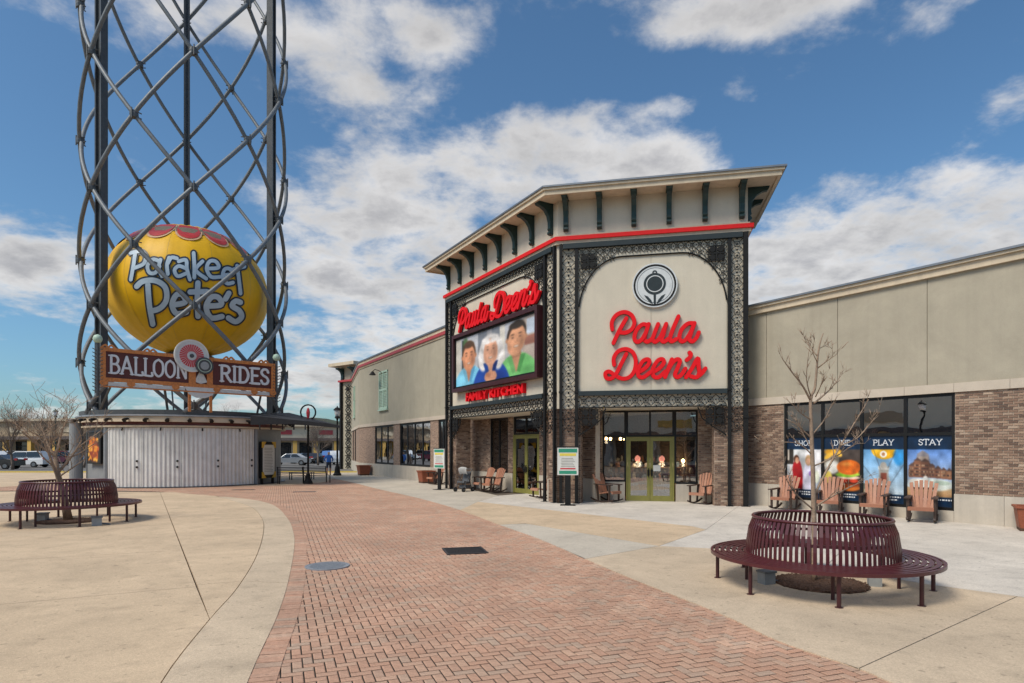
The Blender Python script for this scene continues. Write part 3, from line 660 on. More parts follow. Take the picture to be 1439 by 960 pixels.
def rosette(b, F, s, z, h, d=.09):
    for sx, sz in ((-1, -1), (1, -1), (1, 1), (-1, 1)):
        P = [(s + sx * h * .27 + h * .2 * math.cos(i * math.pi / 5), z + sz * h * .27 + h * .2 * math.sin(i * math.pi / 5)) for i in range(10)]
        b.prism(P, lambda p: F(p[0], d - .02, p[1]), lambda p: F(p[0], d + .02, p[1]))
    b.bar(F(s - h * .5, d, z), F(s + h * .5, d, z), .05, .03, up=F.n); b.bar(F(s, d + .002, z - h * .5), F(s, d + .002, z + h * .5), .05, .03, up=F.n)
    for q in (-.5, .5):
        b.bar(F(s + q * h, d, z - h * .5), F(s + q * h, d, z + h * .5), .03, .03, up=F.n); b.bar(F(s - h * .5, d + .003, z + q * h), F(s + h * .5, d + .003, z + q * h), .03, .03, up=F.n)
for F, pp in ((FF, fp), (FL, lp)):
    for i0, i1 in ((0, 1), (2, 3)):
        a = pp[i0][0] + pp[i0][1] / 2; c = pp[i1][0] - pp[i1][1] / 2; h = (c - a) if c - a > .3 else (c - a); b = MB(); z = 2.55; n = round((9.08 - z) / h); hh = (9.08 - z) / n
        for k in range(n): motif(b, F, (a + c) / 2, z + (k + .5) * hh, min(h, hh) * .98, wd=.017)
        b.build('filigree_column', 'black_iron', tw, kind='stuff')
    a = pp[1][0] + .08; c = pp[2][0] - .08; W = c - a
    # frieze band under the bottom beam
    n = round(W / .36); b = MB()
    for k in range(n): motif(b, F, a + (k + .5) * W / n, 3.64, .36, wd=.022)
    b.build('filigree_frieze', 'black_iron', tw, kind='stuff')
    # arched spandrel: filigree outside a rounded arch
    rad = min(1.75, W * .3); zt = 8.72; b = MB()
    def arch(s):
        e = min(s - a, c - s)
        return zt if e >= rad else zt - 1.95 * (1 - math.sqrt(max(0, 1 - ((rad - e) / rad) ** 2)))
    cell = .25; nx = round(W / cell); nz = 11
    for i in range(nx):
        for j in range(nz):
            s = a + (i + .5) * W / nx; z = 9.09 - (j + .5) * cell
            if z - cell * .15 > arch(s) and z > 6.6: motif(b, F, s, z, cell * .98, d=.05, wd=.015)
    b.build('filigree_spandrel', 'black_iron', tw, kind='stuff')
    pts = [(a + W * i / 60) for i in range(61)]; pts = [a + .012] + [a + rad * (1 - math.cos(i * math.pi / 24)) for i in range(1, 12)] + [a + rad, c - rad] + [c - rad * (1 - math.cos((12 - i) * math.pi / 24)) for i in range(1, 12)] + [c - .012]
    MB().tube([F(s, .06, arch(s)) for s in pts], .028, 6).build('arch_rib', 'black_iron', tw)
    for rs in (a + .34, c - .34): b = MB(); rosette(b, F, rs, 8.62, .5); b.build('rosette', 'black_iron', tw)
    # corner brackets under the frieze
    for sg, s0 in ((1, a), (-1, c)):
        b = MB(); rosette(b, F, s0 + sg * .40, 3.08, .56, d=.08)
        for i in range(4):
            for j in range(5):
                if i + j < 4: motif(b, F, s0 + sg * (.13 + i * .24), 3.27 - j * .24, .23, d=.05, wd=.014)
        q = [(.95, 3.38), (.82, 3.02), (.5, 2.75), (.12, 2.5), (0.02, 2.42)]
        b.tube([F(s0 + sg * u, .06, v) for u, v in q], .022, 5); b.build('corner_bracket', 'black_iron', tw)
# brick piers behind the posts
def brick_wall(parent, F, s0, s1, z0, z1, d, holes=(), limit=0, name='brick_infill', back=.2, mort=True):
    if mort:
        segs = [(s0, s1)]
        for h in holes: segs = [q for a, c in segs for q in ((a, min(c, h[0])), (max(a, h[1]), c)) if q[1] - q[0] > .01]
        b = MB()
        for a, c in segs: b.fbox(F, a, c, d - back, d, z0, z1)
        for h in holes:
            if h[2] > z0 + .01: b.fbox(F, max(s0, h[0]), min(s1, h[1]), d - back, d, z0, h[2])
            if h[3] < z1 - .01: b.fbox(F, max(s0, h[0]), min(s1, h[1]), d - back, d, h[3], z1)
        b.build('mortar_wall', 'mortar', parent)
    bx = brick_boxes(F, s0, s1, z0, z1, d, holes=holes)
    if limit:
        return bx
    brick_mesh(bx, F, d).build(name, 'brick', parent, kind='stuff')
def pier(F, s0, s1, d0, d1, z1=3.4):
    MB().fbox(F, s0, s1, d0, d1, 0.0, z1).build('pier_core', 'mortar', tw)
    brick_mesh(brick_boxes(F, s0, s1, 0, z1, d1), F, d1).build('brick_pier', 'brick', tw, kind='stuff')
    for ss, sg in ((s0, -1), (s1, 1)):
        G = Fr(tuple(F(ss, d0 if sg < 0 else d1, 0)[:2]), tuple(F(ss, d1 if sg < 0 else d0, 0)[:2]))
        brick_mesh(brick_boxes(G, 0, G.L, 0, z1, 0), G, 0).build('brick_pier', 'brick', tw, kind='stuff')
pier(FF, .12, .82, -.75, -.02); pier(FF, LF - 1.08, LF - .04, -.75, -.02); pier(FL, .12, .95, -.80, -.02); pier(FL, LL - .62, LL - .10, -.7, -.02)
# recessed storefronts
def panes_grid(parent, F, s0, s1, z0, z1, d, cols, rows, m='window_black', fw=.06, glass='glass', name='window', skip=(), dep=.08):
    """cols/rows: interior mullion positions"""
    fr = MB(); S = [s0, *cols, s1]; Zs = [z0, *rows, z1]; h = fw / 2
    for i, s in enumerate(S):
        lo = s - h if 0 < i < len(S) - 1 else (s if i == 0 else s - fw); fr.fbox(F, lo, lo + fw, d - dep, d, z0, z1)
    for i, z in enumerate(Zs):
        lo = z - h if 0 < i < len(Zs) - 1 else (z if i == 0 else z - fw)
        for k in range(len(S) - 1): fr.fbox(F, S[k] + h, S[k + 1] - h, d - dep + .003, d - .003, lo, lo + fw)
    win = fr.build(name, m, parent); 
    for i in range(len(S) - 1):
        for j in range(len(Zs) - 1):
            if (i, j) in skip: continue
            MB().fbox(F, S[i] + h * .9, S[i + 1] - h * .9, d - dep * .6, d - dep * .6 + .012, Zs[j] + h * .9, Zs[j + 1] - h * .9).build('pane', glass, win)
    return win
def door_leaf(parent, F, s0, s1, z0, z1, d, m, hs):
    fw = .105; b = MB(); b.fbox(F, s0, s0 + fw, d - .05, d, z0, z1); b.fbox(F, s1 - fw, s1, d - .05, d, z0, z1); b.fbox(F, s0 + fw, s1 - fw, d - .048, d - .002, z0, z0 + .2); b.fbox(F, s0 + fw, s1 - fw, d - .048, d - .002, z1 - .12, z1)
    o = b.build('door', m, parent); MB().fbox(F, s0 + fw, s1 - fw, d - .03, d - .018, z0 + .2, z1 - .12).build('pane', 'glass', o)
    b = MB(); b.tube([F(hs, d, .9), F(hs, d + .06, .92), F(hs, d + .06, 1.22), F(hs, d, 1.24)], .014, 6); b.fbox(F, hs - .04, hs + .04, d, d + .012, .95, 1.18); b.build('handle', 'window_black', o); return o
d = REC
g0, g1 = FF.px(846, d=d), FF.px(981, d=d); e0, e1 = FF.px(880, d=d), FF.px(947.5, d=d); zd = FF.px(912, 615, d=d)[1]
MB().fbox(FF, -.6, g0, d - .22, d + .04, 0, .80).build('stone_base', 'stone', tw); MB().fbox(FF, g1, LF + .9, d - .22, d + .04, 0, .80).build('stone_base', 'stone', tw)
MB().fbox(FF, g0 + .002, e0 - .05, d - .2, d + .03, 0, .72).build('stone_base', 'stone', tw); MB().fbox(FF, e1 + .05, g1 - .002, d - .2, d + .03, 0, .66).build('stone_base', 'stone', tw)
brick_wall(tw, FF, -.6, g0, .80, 3.4, d); brick_wall(tw, FF, g1, LF + .9, .80, 3.4, d)
sf = panes_grid(tw, FF, g0 + .01, e0 - .003, .72, 3.39, d, [], [zd + .06], fw=.07, name='window'); sf2 = panes_grid(tw, FF, e1 + .003, g1 - .01, .66, 3.39, d, [], [zd + .06], fw=.07)
panes_grid(tw, FF, e0, e1, zd + .03, 3.39, d - .002, [(e0 + e1) / 2], [], fw=.07, name='transom')
em = (e0 + e1) / 2; b = MB(); b.fbox(FF, e0, e0 + .05, d - .09, d + .01, 0, zd + .03); b.fbox(FF, e1 - .05, e1, d - .09, d + .01, 0, zd + .03); b.build('door_jamb', 'olive_frame', tw)
door_leaf(tw, FF, e0 + .055, em - .006, .012, zd - .01, d - .01, 'olive_frame', em - .06); door_leaf(tw, FF, em + .006, e1 - .055, .012, zd - .01, d - .01, 'olive_frame', em + .06)
MB().fbox(FF, e0 + .05, e1 - .05, d - .1, d + .01, zd, zd + .028).build('door_head', 'olive_frame', tw)
s_, z_ = FF.px(923, 658, d=d); MB().fbox(FF, s_ - .13, s_ + .13, d - .012, d - .006, z_ - .11, z_ + .11).build('notice', 'paper', tw)
# left face
q = lambda x: FL.px(x, d=d)
w0, w1, f0, f1 = q(689), q(714), q(722), q(757); zf = FL.px(740, 612, d=d)[1]
MB().fbox(FL, q(655), w0, d - .22, d + .04, 0, .85).build('stone_base', 'stone', tw); MB().fbox(FL, w0 + .002, f0 - .08, d - .21, d + .03, 0, .85).build('stone_base', 'stone', tw); MB().fbox(FL, f1 + .08, LL + .4, d - .22, d + .04, 0, .85).build('stone_base', 'stone', tw)
brick_wall(tw, FL, q(655), w0, .85, 3.4, d); brick_wall(tw, FL, w1, f0 - .06, .85, 3.4, d); brick_wall(tw, FL, f1 + .06, LL + .4, .85, 3.4, d)
panes_grid(tw, FL, w0 + .005, w1 - .005, .86, 3.39, d - .01, [(w0 + w1) / 2], [], fw=.09); panes_grid(tw, FL, q(640), q(655) - .01, .3, 3.39, d - .02, [], [], fw=.08)
panes_grid(tw, FL, f0, f1, zf + .04, 3.39, d - .002, [(f0 + f1) / 2], [], fw=.09, name='transom')
fm = (f0 + f1) / 2; b = MB(); b.fbox(FL, f0 - .05, f0 + .03, d - .09, d + .01, 0, zf + .04); b.fbox(FL, f1 - .03, f1 + .05, d - .09, d + .01, 0, zf + .04); b.fbox(FL, f0 + .03, f1 - .03, d - .09, d + .01, zf, zf + .037); b.build('door_jamb', 'olive_frame', tw)
door_leaf(tw, FL, f0 + .035, fm - .006, .012, zf - .01, d - .01, 'olive_frame', fm - .06); door_leaf(tw, FL, fm + .006, f1 - .035, .012, zf - .01, d - .01, 'olive_frame', fm + .06)
# the room behind the glass
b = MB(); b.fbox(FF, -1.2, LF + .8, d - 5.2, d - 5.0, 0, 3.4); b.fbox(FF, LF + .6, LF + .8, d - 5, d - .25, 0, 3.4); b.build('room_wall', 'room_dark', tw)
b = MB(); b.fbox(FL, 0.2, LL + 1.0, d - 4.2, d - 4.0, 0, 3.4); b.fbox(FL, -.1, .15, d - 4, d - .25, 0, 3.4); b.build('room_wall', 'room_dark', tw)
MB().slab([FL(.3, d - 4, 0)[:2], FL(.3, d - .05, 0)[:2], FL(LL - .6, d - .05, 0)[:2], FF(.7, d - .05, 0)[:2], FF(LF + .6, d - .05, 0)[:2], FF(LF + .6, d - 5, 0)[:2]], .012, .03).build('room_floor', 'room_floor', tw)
rr = random.Random(3)
for F, s0, s1, wh_ in ((FF, g0 + .1, e0 - .1, 'window at the corner pier side of the front doors'), (FF, e0 + .1, e1 - .1, 'olive front doors under the script sign'), (FF, e1 + .1, g1 - .1, 'window at the poster wall side of the front doors'), (FL, w0 + .1, w1 - .1, 'tall window beside the side door')):
    for k in range(3):
        sh = thing('display_shelf', ('foremost', 'middle', 'rearmost')[k] + ' stocked display shelf behind the ' + wh_, 'shelf', F(0, d - .9 - k * .8, .03), 0, 'display shelves inside the shop')
        dd = d - .9 - k * .8; zt_ = 1.0 + .2 * k; b = MB()
        for z in (.35, .7, zt_): b.fbox(F, s0, s1, dd - .3, dd, z, z + .03)
        b.fbox(F, s0, s0 + .04, dd - .3, dd, .03, zt_); b.fbox(F, s1 - .04, s1, dd - .3, dd, .03, zt_); b.build('frame', 'room_floor', sh)
        for z in (.38, .73, zt_ + .03):
            s = s0 + .05
            while s < s1 - .15:
                ww = rr.uniform(.09, .2); hh = rr.uniform(.1, .28); cx = F(s + ww / 2, dd - .15, z)
                b = MB().lathe([(ww * .42, 0), (ww * .46, hh * .3), (ww * .40, hh * .75), (ww * .2, hh)], 8, cx); b.build('jar', rr.choice(['goods_blue', 'goods_warm', 'goods_pale', 'goods_warm']), sh); s += ww + rr.uniform(.02, .1)
for px, py, dd, mm, r_ in ((852, 616.5, -2.2, 'bulb', .055), (858, 617, -2.4, 'bulb', .055), (872, 617, -2.2, 'bulb', .055), (878, 617.5, -2.5, 'bulb', .05), (896, 645, -3.0, 'pink_lamp', .12), (930, 645.5, -3.0, 'pink_lamp', .12), (933, 627, -4.0, 'bulb', .05), (960, 648, -2.6, 'bulb', .07), (648, 600, -2.5, 'bulb', .05)):
    F = FF if px > 800 else FL; s, z = F.px(px, py, d=dd); c = F(s, dd, z)
    lt = thing('pendant_lamp', 'round pink lamp glowing behind the olive front doors' if mm == 'pink_lamp' else ('small lit bulb in the cluster beside the front doors' if px < 880 and px > 800 else 'single small lit bulb behind the ' + {933: 'olive front doors', 960: 'window at the poster wall side', 648: 'narrow side window'}[px]), 'lamp', (c.x, c.y, z), 0, 'lit lamps inside the shop')
    MB().lathe([(.02, r_ * 1.2), (r_ * .8, r_ * .7), (r_, 0), (r_ * .7, -r_ * .7), (.01, -r_)], 12, c).build('globe', mm, lt, smooth_=True); MB().tube([c + Vector((0, 0, r_)), Vector((c.x, c.y, 3.39))], .006, 4).build('cord', 'window_black', lt)
    if mm == 'pink_lamp' or px in (852, 960, 648):
        ld = bpy.data.lights.new('lamp_light', 'POINT'); ld.energy = 9; ld.color = (1, .72, .42); ld.shadow_soft_size = r_; lo_ = bpy.data.objects.new('lamp_light', ld); col.objects.link(lo_); lo_.parent = lt; lo_.location = (0, 0, -r_ - .08)

# ------------------------------------------------------------------ lettering and emblem on the tower
def zs(lst, ox, oy, k): return [[(ox + x / k, oy + y / k) for x, y in s] for s in lst]
PAULA = [[(165, 310), (160, 230), (210, 150), (300, 116), (380, 150), (412, 230), (385, 305), (320, 345), (255, 345)], [(322, 185), (250, 310), (178, 462)],
 [(562, 262), (500, 256), (436, 320), (412, 405), (440, 450), (492, 425), (540, 345), (570, 255)], [(572, 250), (540, 355), (525, 425), (560, 448), (602, 420)],
 [(678, 250), (634, 360), (616, 425), (650, 448), (702, 395), (768, 250)], [(768, 250), (736, 365), (716, 425), (744, 448), (794, 415)], [(905, 165), (850, 290), (812, 400), (826, 445), (880, 420)],
 [(1078, 240), (1010, 246), (942, 310), (915, 400), (942, 445), (992, 418), (1050, 325), (1084, 240)], [(1084, 240), (1046, 350), (1026, 418), (1062, 445), (1108, 400), (1132, 345)]]
DEENS = [[(185, 705), (182, 630), (232, 555), (320, 530), (398, 572), (428, 670), (408, 780), (350, 848), (270, 860), (200, 826), (132, 782), (88, 802), (102, 856), (160, 856), (212, 800), (268, 690), (322, 585)],
 [(455, 790), (535, 742), (580, 682), (562, 645), (505, 668), (456, 760), (460, 832), (512, 846), (590, 790)], [(618, 790), (695, 742), (742, 682), (724, 642), (668, 665), (616, 760), (626, 832), (682, 846), (758, 780)],
 [(832, 645), (794, 740), (756, 842)], [(774, 800), (832, 690), (888, 645), (922, 665), (892, 750), (866, 815), (892, 845), (940, 815), (982, 750)],
 [(1030, 570), (1044, 592), (1030, 625), (998, 652)], [(990, 845), (1060, 740), (1122, 632), (1130, 720), (1138, 795), (1108, 845), (1045, 836)], [(1118, 842), (1168, 800), (1206, 748)]]
def sign(strokes_sets, F, wd, name, label, depth_=.06, so=.06):
    t = thing(name, label, 'sign letters', F(F.L / 2, .03, 6))
    mp = lambda u, v, dd: F(u, dd, v); b = MB(); k = 0; bl = MB()
    for strokes in strokes_sets:
        for s in strokes:
            k += 1; b.ribbon(s, wd, mp, so, so + depth_ + .004 * (k % 4), ramp=.02); bl.ribbon(s, wd * 1.06, mp, .028, so - .002 + .0007 * (k % 4), ramp=.003)
    b.build('letter_faces', 'red_letter', t); bl.build('letter_backs', 'black_iron', t); return t
front = [[FF.px(*p) for p in s] for s in zs(PAULA, 840, 425, 8) + zs(DEENS, 840, 425, 8)]
sign([front], FF, .138, 'script_sign', 'red script lettering in two lines on the cream arched panel below the round emblem')
def fit(strokes, x0, x1, yb, yt, s0, s1, z0, z1, shz=0.0): return [[(s0 + (x - x0) / (x1 - x0) * (s1 - s0), z0 + (yb - y) / (yb - yt) * (z1 - z0) + shz * (x - x0) / (x1 - x0)) for x, y in s] for s in strokes]
a0 = FL.px(648, 466); a1 = FL.px(692, 450); b0 = FL.px(694.5, 448); b1 = FL.px(762, 428); pt = FL.px(655, 435); dt = FL.px(709, 412)
left = fit(PAULA, 150, 1140, 462, 116, 1.62, 4.62, 7.46, 8.46) + fit(DEENS, 85, 1210, 860, 530, 4.84, 8.62, 7.46, 8.44)
sign([left], FL, .145, 'script_sign', 'red script lettering in one line above the framed picture of three people', depth_=.10, so=.08)
t = thing('block_sign', 'red block capitals below the framed picture of three people', 'sign letters', FL(LL / 2, .03, 4.2)); s0, zb = FL.px(659.7, 563.5); s1, zb1 = FL.px(740.6, 552.5)
for wd_, a_, c_ in (('FAMILY', 0, .41), ('KITCHEN', .455, 1)):
    text_mesh(wd_, FL, s0 + (s1 - s0) * a_, s0 + (s1 - s0) * c_, 4.12, 4.52, .028, .20, .035).build('letters', 'red_letter', t)
# emblem: pan as a flower
cs, cz = FF.px(920, 402); er = 30.5 / FPX * 21.9
t = thing('round_emblem', 'round white sign with a dark frying pan drawn as a flower', 'sign', FF(cs, .03, cz))
def fdisc(b, F, s, z, r0, r1, d0, d1, n=40):
    P0 = [(s + r0 * math.cos(i * 2 * math.pi / n), z + r0 * math.sin(i * 2 * math.pi / n)) for i in range(n)]
    if r1 is None: b.prism(P0, lambda p: F(p[0], d0, p[1]), lambda p: F(p[0], d1, p[1])); return b
    for i in range(n):
        a, c = i * 2 * math.pi / n, (i + 1) * 2 * math.pi / n
        pts = [(r0, a), (r1, a), (r1, c), (r0, c)]; pts = [(s + r * math.cos(q_), z + r * math.sin(q_)) for r, q_ in pts]
        b.prism(pts, lambda p: F(p[0], d0, p[1]), lambda p: F(p[0], d1, p[1]))
    return b
fdisc(MB(), FF, cs, cz, er, None, .03, .12).build('disc', 'sign_white', t)
fdisc(MB(), FF, cs, cz, er * .86, er * .94, .118, .128).build('outer_ring', 'black_iron', t); fdisc(MB(), FF, cs, cz, er * .775, er * .79, .118, .126).build('inner_ring', 'slate_paint', t)
b = MB(); fdisc(b, FF, cs, cz + er * .06, er * .49, None, .118, .128); fdisc(b, FF, cs, cz + er * .56, er * .05, er * .11, .118, .127, 16)
b.prism([(-.055, -.40), (.055, -.40), (.045, -.9), (-.045, -.9)], lambda p: FF(cs + p[0] * er, .118, cz + p[1] * er), lambda p: FF(cs + p[0] * er, .1265, cz + p[1] * er)); b.build('pan', 'slate_paint', t)
fdisc(MB(), FF, cs + er * .005, cz + er * .06, er * .34, er * .38, .1285, .133).build('pan_rim', 'sign_white', t)
for sg in (-1, 1): MB().prism([(.08 * sg, -.85), (.22 * sg, -.78), (.40 * sg, -.55), (.47 * sg, -.42), (.30 * sg, -.50), (.16 * sg, -.66)], lambda p: FF(cs + p[0] * er, .118, cz + p[1] * er), lambda p: FF(cs + p[0] * er, .127, cz + p[1] * er)).build('leaf', 'slate_paint', t)
# framed picture of three people
i0, i1 = FL.px(643.8), FL.px(765.2); zt0 = FL.px(644, 471.6)[1]; zb0 = FL.px(643.8, 551.8)[1]; zt0, zb0 = 6.75, 4.75
zt0 = (FL.px(644, 471.6)[1] + FL.px(765.4, 431.5)[1]) / 2; zb0 = (FL.px(643.6, 551.8)[1] + FL.px(764.7, 532)[1]) / 2
t = thing('picture_sign', 'large maroon framed picture of three smiling people on the tower side', 'sign', FL((i0 + i1) / 2, .03, zb0)); b = MB(); fw = .17
b.fbox(FL, i0, i1, .03, .34, zb0, zb0 + fw); b.fbox(FL, i0, i1, .03, .34, zt0 - fw, zt0); b.fbox(FL, i0, i0 + fw, .03, .339, zb0 + fw, zt0 - fw); b.fbox(FL, i1 - fw, i1, .03, .339, zb0 + fw, zt0 - fw); b.build('frame', 'maroon_dark', t)
b = MB(); g_ = fw + .08
for q_ in ((i0 + fw, i1 - fw, zb0 + fw, zb0 + g_), (i0 + fw, i1 - fw, zt0 - g_, zt0 - fw), (i0 + fw, i0 + g_, zb0 + g_, zt0 - g_), (i1 - g_, i1 - fw, zb0 + g_, zt0 - g_)): b.fbox(FL, q_[0], q_[1], .03, .25, q_[2], q_[3])
b.build('inner_frame', 'window_black', t)
I = Ink(230, 110, (.62, .60, .60)); I.grad(0, 1, (.66, .64, .64), (.74, .75, .78)); I.rect(0, 0, .07, 1, (.80, .78, .74)); I.rect(.09, .2, .115, .95, (.17, .20, .20)); I.rect(.86, 0, 1, 1, (.70, .64, .60)); I.rect(.88, .5, 1, .66, (.60, .40, .34)); I.rect(.9, .68, 1, .95, (.74, .78, .84)); I.rect(.60, .1, .66, 1, (.84, .82, .78)); I.ell(.14, .86, .05, .16, (.30, .42, .25), soft=.5); I.rect(.32, 0, .60, 1, (.46, .48, .52)); I.rect(.44, .6, .5, 1, (.60, .60, .62))
def figure(cx, cy, k, hair, skin, shirt, shade, tilt=0, long=False):
    X = lambda v: v * k; dk = lambda c, f: tuple(min(1, v * f) for v in c)
    I.ell(cx, -.30, .205 * k, .72, shirt, 0, .03); I.ell(cx + X(.11), -.25, .10 * k, .62, shade, 8, .6, k=.75); I.ell(cx - X(.10), .05, .06 * k, .30, dk(shirt, 1.12), -10, .8, k=.6)
    if long:
        for e, w_, h_ in ((-.075, .060, .30), (.078, .060, .32), (0, .115, .24)): I.ell(cx + X(e), cy + (.10 if e == 0 else -.10), w_ * k, h_, dk(hair, .93), 0, .18)
        for j in range(16): a_ = j / 15 * 2 - 1; I.ell(cx + X(.105 * a_), cy + .17 - .30 * abs(a_) ** 2, .022 * k, .11, dk(hair, 1.06 - .14 * (j % 3)), a_ * -18, .7, k=.8)
    I.poly([(cx - X(.042), .12), (cx + X(.042), .12), (cx + X(.040), .42), (cx - X(.038), .42)], dk(skin, .74)); I.poly([(cx - X(.06), .33), (cx + X(.06), .33), (cx, .06)], dk(skin, .86))
    I.poly([(cx - X(.075), .36), (cx - X(.035), .36), (cx - X(.004), .08), (cx - X(.03), .05)], dk(shirt, .86)); I.poly([(cx + X(.075), .36), (cx + X(.035), .36), (cx + X(.004), .08), (cx + X(.03), .05)], dk(shade, .9))
    if not long: I.ell(cx, cy + .075, .082 * k, .27, hair, tilt, .10); I.ell(cx - X(.078), cy, .012 * k, .05, dk(skin, .85), 0, .3); I.ell(cx + X(.078), cy, .012 * k, .05, dk(skin, .8), 0, .3)
    I.ell(cx, cy - .03, .074 * k, .275, skin, tilt, .07); I.ell(cx + X(.044), cy - .06, .040 * k, .23, dk(skin, .66), tilt, .9, k=.8); I.ell(cx - X(.055), cy - .12, .025 * k, .14, dk(skin, .80), tilt, .9, k=.7); I.ell(cx - X(.02), cy + .12, .045 * k, .10, dk(skin, 1.12), tilt, .9, k=.7); I.ell(cx - X(.036), cy - .07, .022 * k, .06, dk(skin, 1.10), 0, .9, k=.7); I.ell(cx, cy - .27, .035 * k, .04, dk(skin, .82), 0, .9, k=.6)
    if not long: I.ell(cx, cy + .24, .070 * k, .075, hair, tilt, .3)
    else: I.ell(cx - X(.045), cy + .20, .045 * k, .09, dk(hair, 1.02), 30, .4); I.ell(cx + X(.04), cy + .21, .045 * k, .09, dk(hair, .96), -30, .4)
    for e in (-.029, .031): I.ell(cx + X(e), cy + .03, .016 * k, .020, dk(skin, .68), 0, .6); I.ell(cx + X(e), cy + .028, .010 * k, .013, (.28, .20, .17), 0, .8); I.ell(cx + X(e), cy + .085, .020 * k, .012, dk(hair, .62) if not long else (.55, .45, .38), 0, .6)
    I.ell(cx + X(.010), cy - .03, .010 * k, .06, dk(skin, .80), 0, .9); I.ell(cx, cy - .055, .016 * k, .020, dk(skin, .86), 0, .7); I.ell(cx, cy - .135, .030 * k, .030, dk(skin, .62), 0, .5); I.ell(cx, cy - .132, .024 * k, .016, (.90, .85, .80), 0, .5); I.ell(cx, cy - .195, .02 * k, .012, dk(skin, .80), 0, .9)
figure(.19, .58, 1.25, (.34, .24, .16), (.84, .57, .42), (.50, .78, .90), (.36, .66, .82)); figure(.79, .66, 1.36, (.22, .18, .15), (.83, .60, .46), (.46, .74, .44), (.32, .60, .32), -5); figure(.485, .58, 1.25, (.93, .91, .90), (.88, .65, .53), (.11, .27, .62), (.06, .17, .46), 0, True)
I.ell(.485, .08, .085, .12, (.84, .60, .47), 0, .15); I.ell(.455, .12, .035, .07, (.76, .51, .39), 25, .5); I.ell(.515, .12, .035, .07, (.88, .65, .52), -25, .5)
for e in (-.05, -.025, 0, .025, .05): I.ell(.485 + e, .13, .010, .06, (.66, .42, .32), e * 300, .8, k=.6)
I.photo(.10); I.speck(.03)
I.build('picture', FL, i0 + g_ - .01, i1 - g_ + .01, .21, zb0 + g_ - .01, zt0 - g_ + .01, t)

# ------------------------------------------------------------------ right wing with posters
FW = Fr((10.85 - .5476 * 9, 17.8 + .8368 * 9), (10.85 + .5476 * 14, 17.8 - .8368 * 14)); WL = FW.L
rw = thing('shop_wing', 'tan stucco shop wing with brick base and four poster windows', 'building', FW(9, 0, 0))
sL = FW.px(1046) - 1.2
MB().fbox(FW, sL, WL, -7, -.03, 3.5, 6.62).build('wall_core', 'stucco_tan', rw)
seams = [sL, FW.px(1077), FW.px(1177), FW.px(1303)]; stp = seams[3] - seams[2]
while seams[-1] + stp < WL: seams.append(seams[-1] + stp)
seams.append(WL)
for a, c in zip(seams[:-1], seams[1:]): MB().fbox(FW, a + .009, c - .009, -.032, 0, 3.70, 6.61).build('stucco_panel', 'stucco_tan', rw)
MB().fbox(FW, sL, WL + .1, -.03, .10, 6.612, 6.80).build('fascia', 'cornice_cream', rw); MB().fbox(FW, sL, WL + .1, -.03, .17, 6.802, 6.88).build('cornice_moulding', 'cornice_cream', rw); MB().fbox(FW, sL, WL + .1, -7, .22, 6.882, 6.94).build('roof_cap', 'cap_metal', rw)
bs = FW.px(1341.5); k = bs; cuts = [bs + i * 1.22 for i in range(-9, 14)]; cuts = [sL] + [q_ for q_ in cuts if sL + .2 < q_ < WL - .2] + [WL]
for a, c in zip(cuts[:-1], cuts[1:]): MB().fbox(FW, a + .004, c - .004, -.03, .05, 3.455, 3.695).build('band_stone', 'band_stone', rw)
W0, W1 = FW.px(1101.5), FW.px(1342); zw0 = .30; zw1 = 3.452
jb = FW.px(1384); st_ = (jb - bs) * 1.0; cuts = [bs + i * 1.1 for i in range(-14, 14)]
for a, c in zip(cuts[:-1], cuts[1:]):
    a, c = max(a, sL), min(c, WL)
    if c - a < .05: continue
    if a >= W1 - .01 or c <= W0 + .01: MB().fbox(FW, a + .004, c - .004, -.25, .045, 0, .76).build('base_stone', 'stone', rw)
    else:
        for p, q_, zt in ((a, min(c, W0), .76), (max(a, W0), min(c, W1), zw0), (max(a, W1), c, .76)):
            if q_ - p > .02: MB().fbox(FW, p + .004, q_ - .004, -.25, .045, 0, zt).build('base_stone', 'stone', rw)
holes = [(W0, W1, .0, 3.46)]
MB().fbox(FW, sL, W0, -.25, -.005, .755, 3.46).build('mortar_wall', 'mortar', rw); MB().fbox(FW, W1, WL, -.25, -.005, .755, 3.46).build('mortar_wall', 'mortar', rw)
bx = brick_boxes(FW, W1 + .004, WL, .765, 3.455, 0); bl_ = brick_boxes(FW, sL, W0 - .004, .765, 3.455, 0)
vis = [q_ for q_ in bx if q_[0] < FW.px(1439) and q_[1] - q_[0] > .19]; vis = vis[-300:]; vs_ = set(vis)
bm_ = brick_mesh([(0, .2, 0, .0577)], Fr((0, 0), (1, 0)), 0).build('brick', 'brick'); bme = bm_.data; bpy.data.objects.remove(bm_)
rzw = math.atan2(FW.e.y, FW.e.x); inv = INV[rw.name]
for q_ in vis:
    o = bpy.data.objects.new('brick', bme); col.objects.link(o); o.parent = rw; o.location = inv @ FW(q_[0], -.004, q_[2]); o.rotation_euler = (0, 0, rzw)
brick_mesh([q_ for q_ in bx if q_ not in vs_] + bl_, FW, -.004).build('brick_infill', 'brick', rw, kind='stuff')
mu = [FW.px(1155), FW.px(1210), FW.px(1271.5)]; ztr = FW.px(1240, 611)[1]; S = [W0, *mu, W1]
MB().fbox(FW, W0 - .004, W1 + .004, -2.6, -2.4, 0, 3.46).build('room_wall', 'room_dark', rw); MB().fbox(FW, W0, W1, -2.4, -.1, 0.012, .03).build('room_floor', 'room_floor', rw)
win = panes_grid(rw, FW, W0, W1, zw0, zw1, -.02, mu, [ztr], fw=.085, glass='glass_dark', skip=[(i, 0) for i in range(4)])
NAVY = (.05, .16, .27)
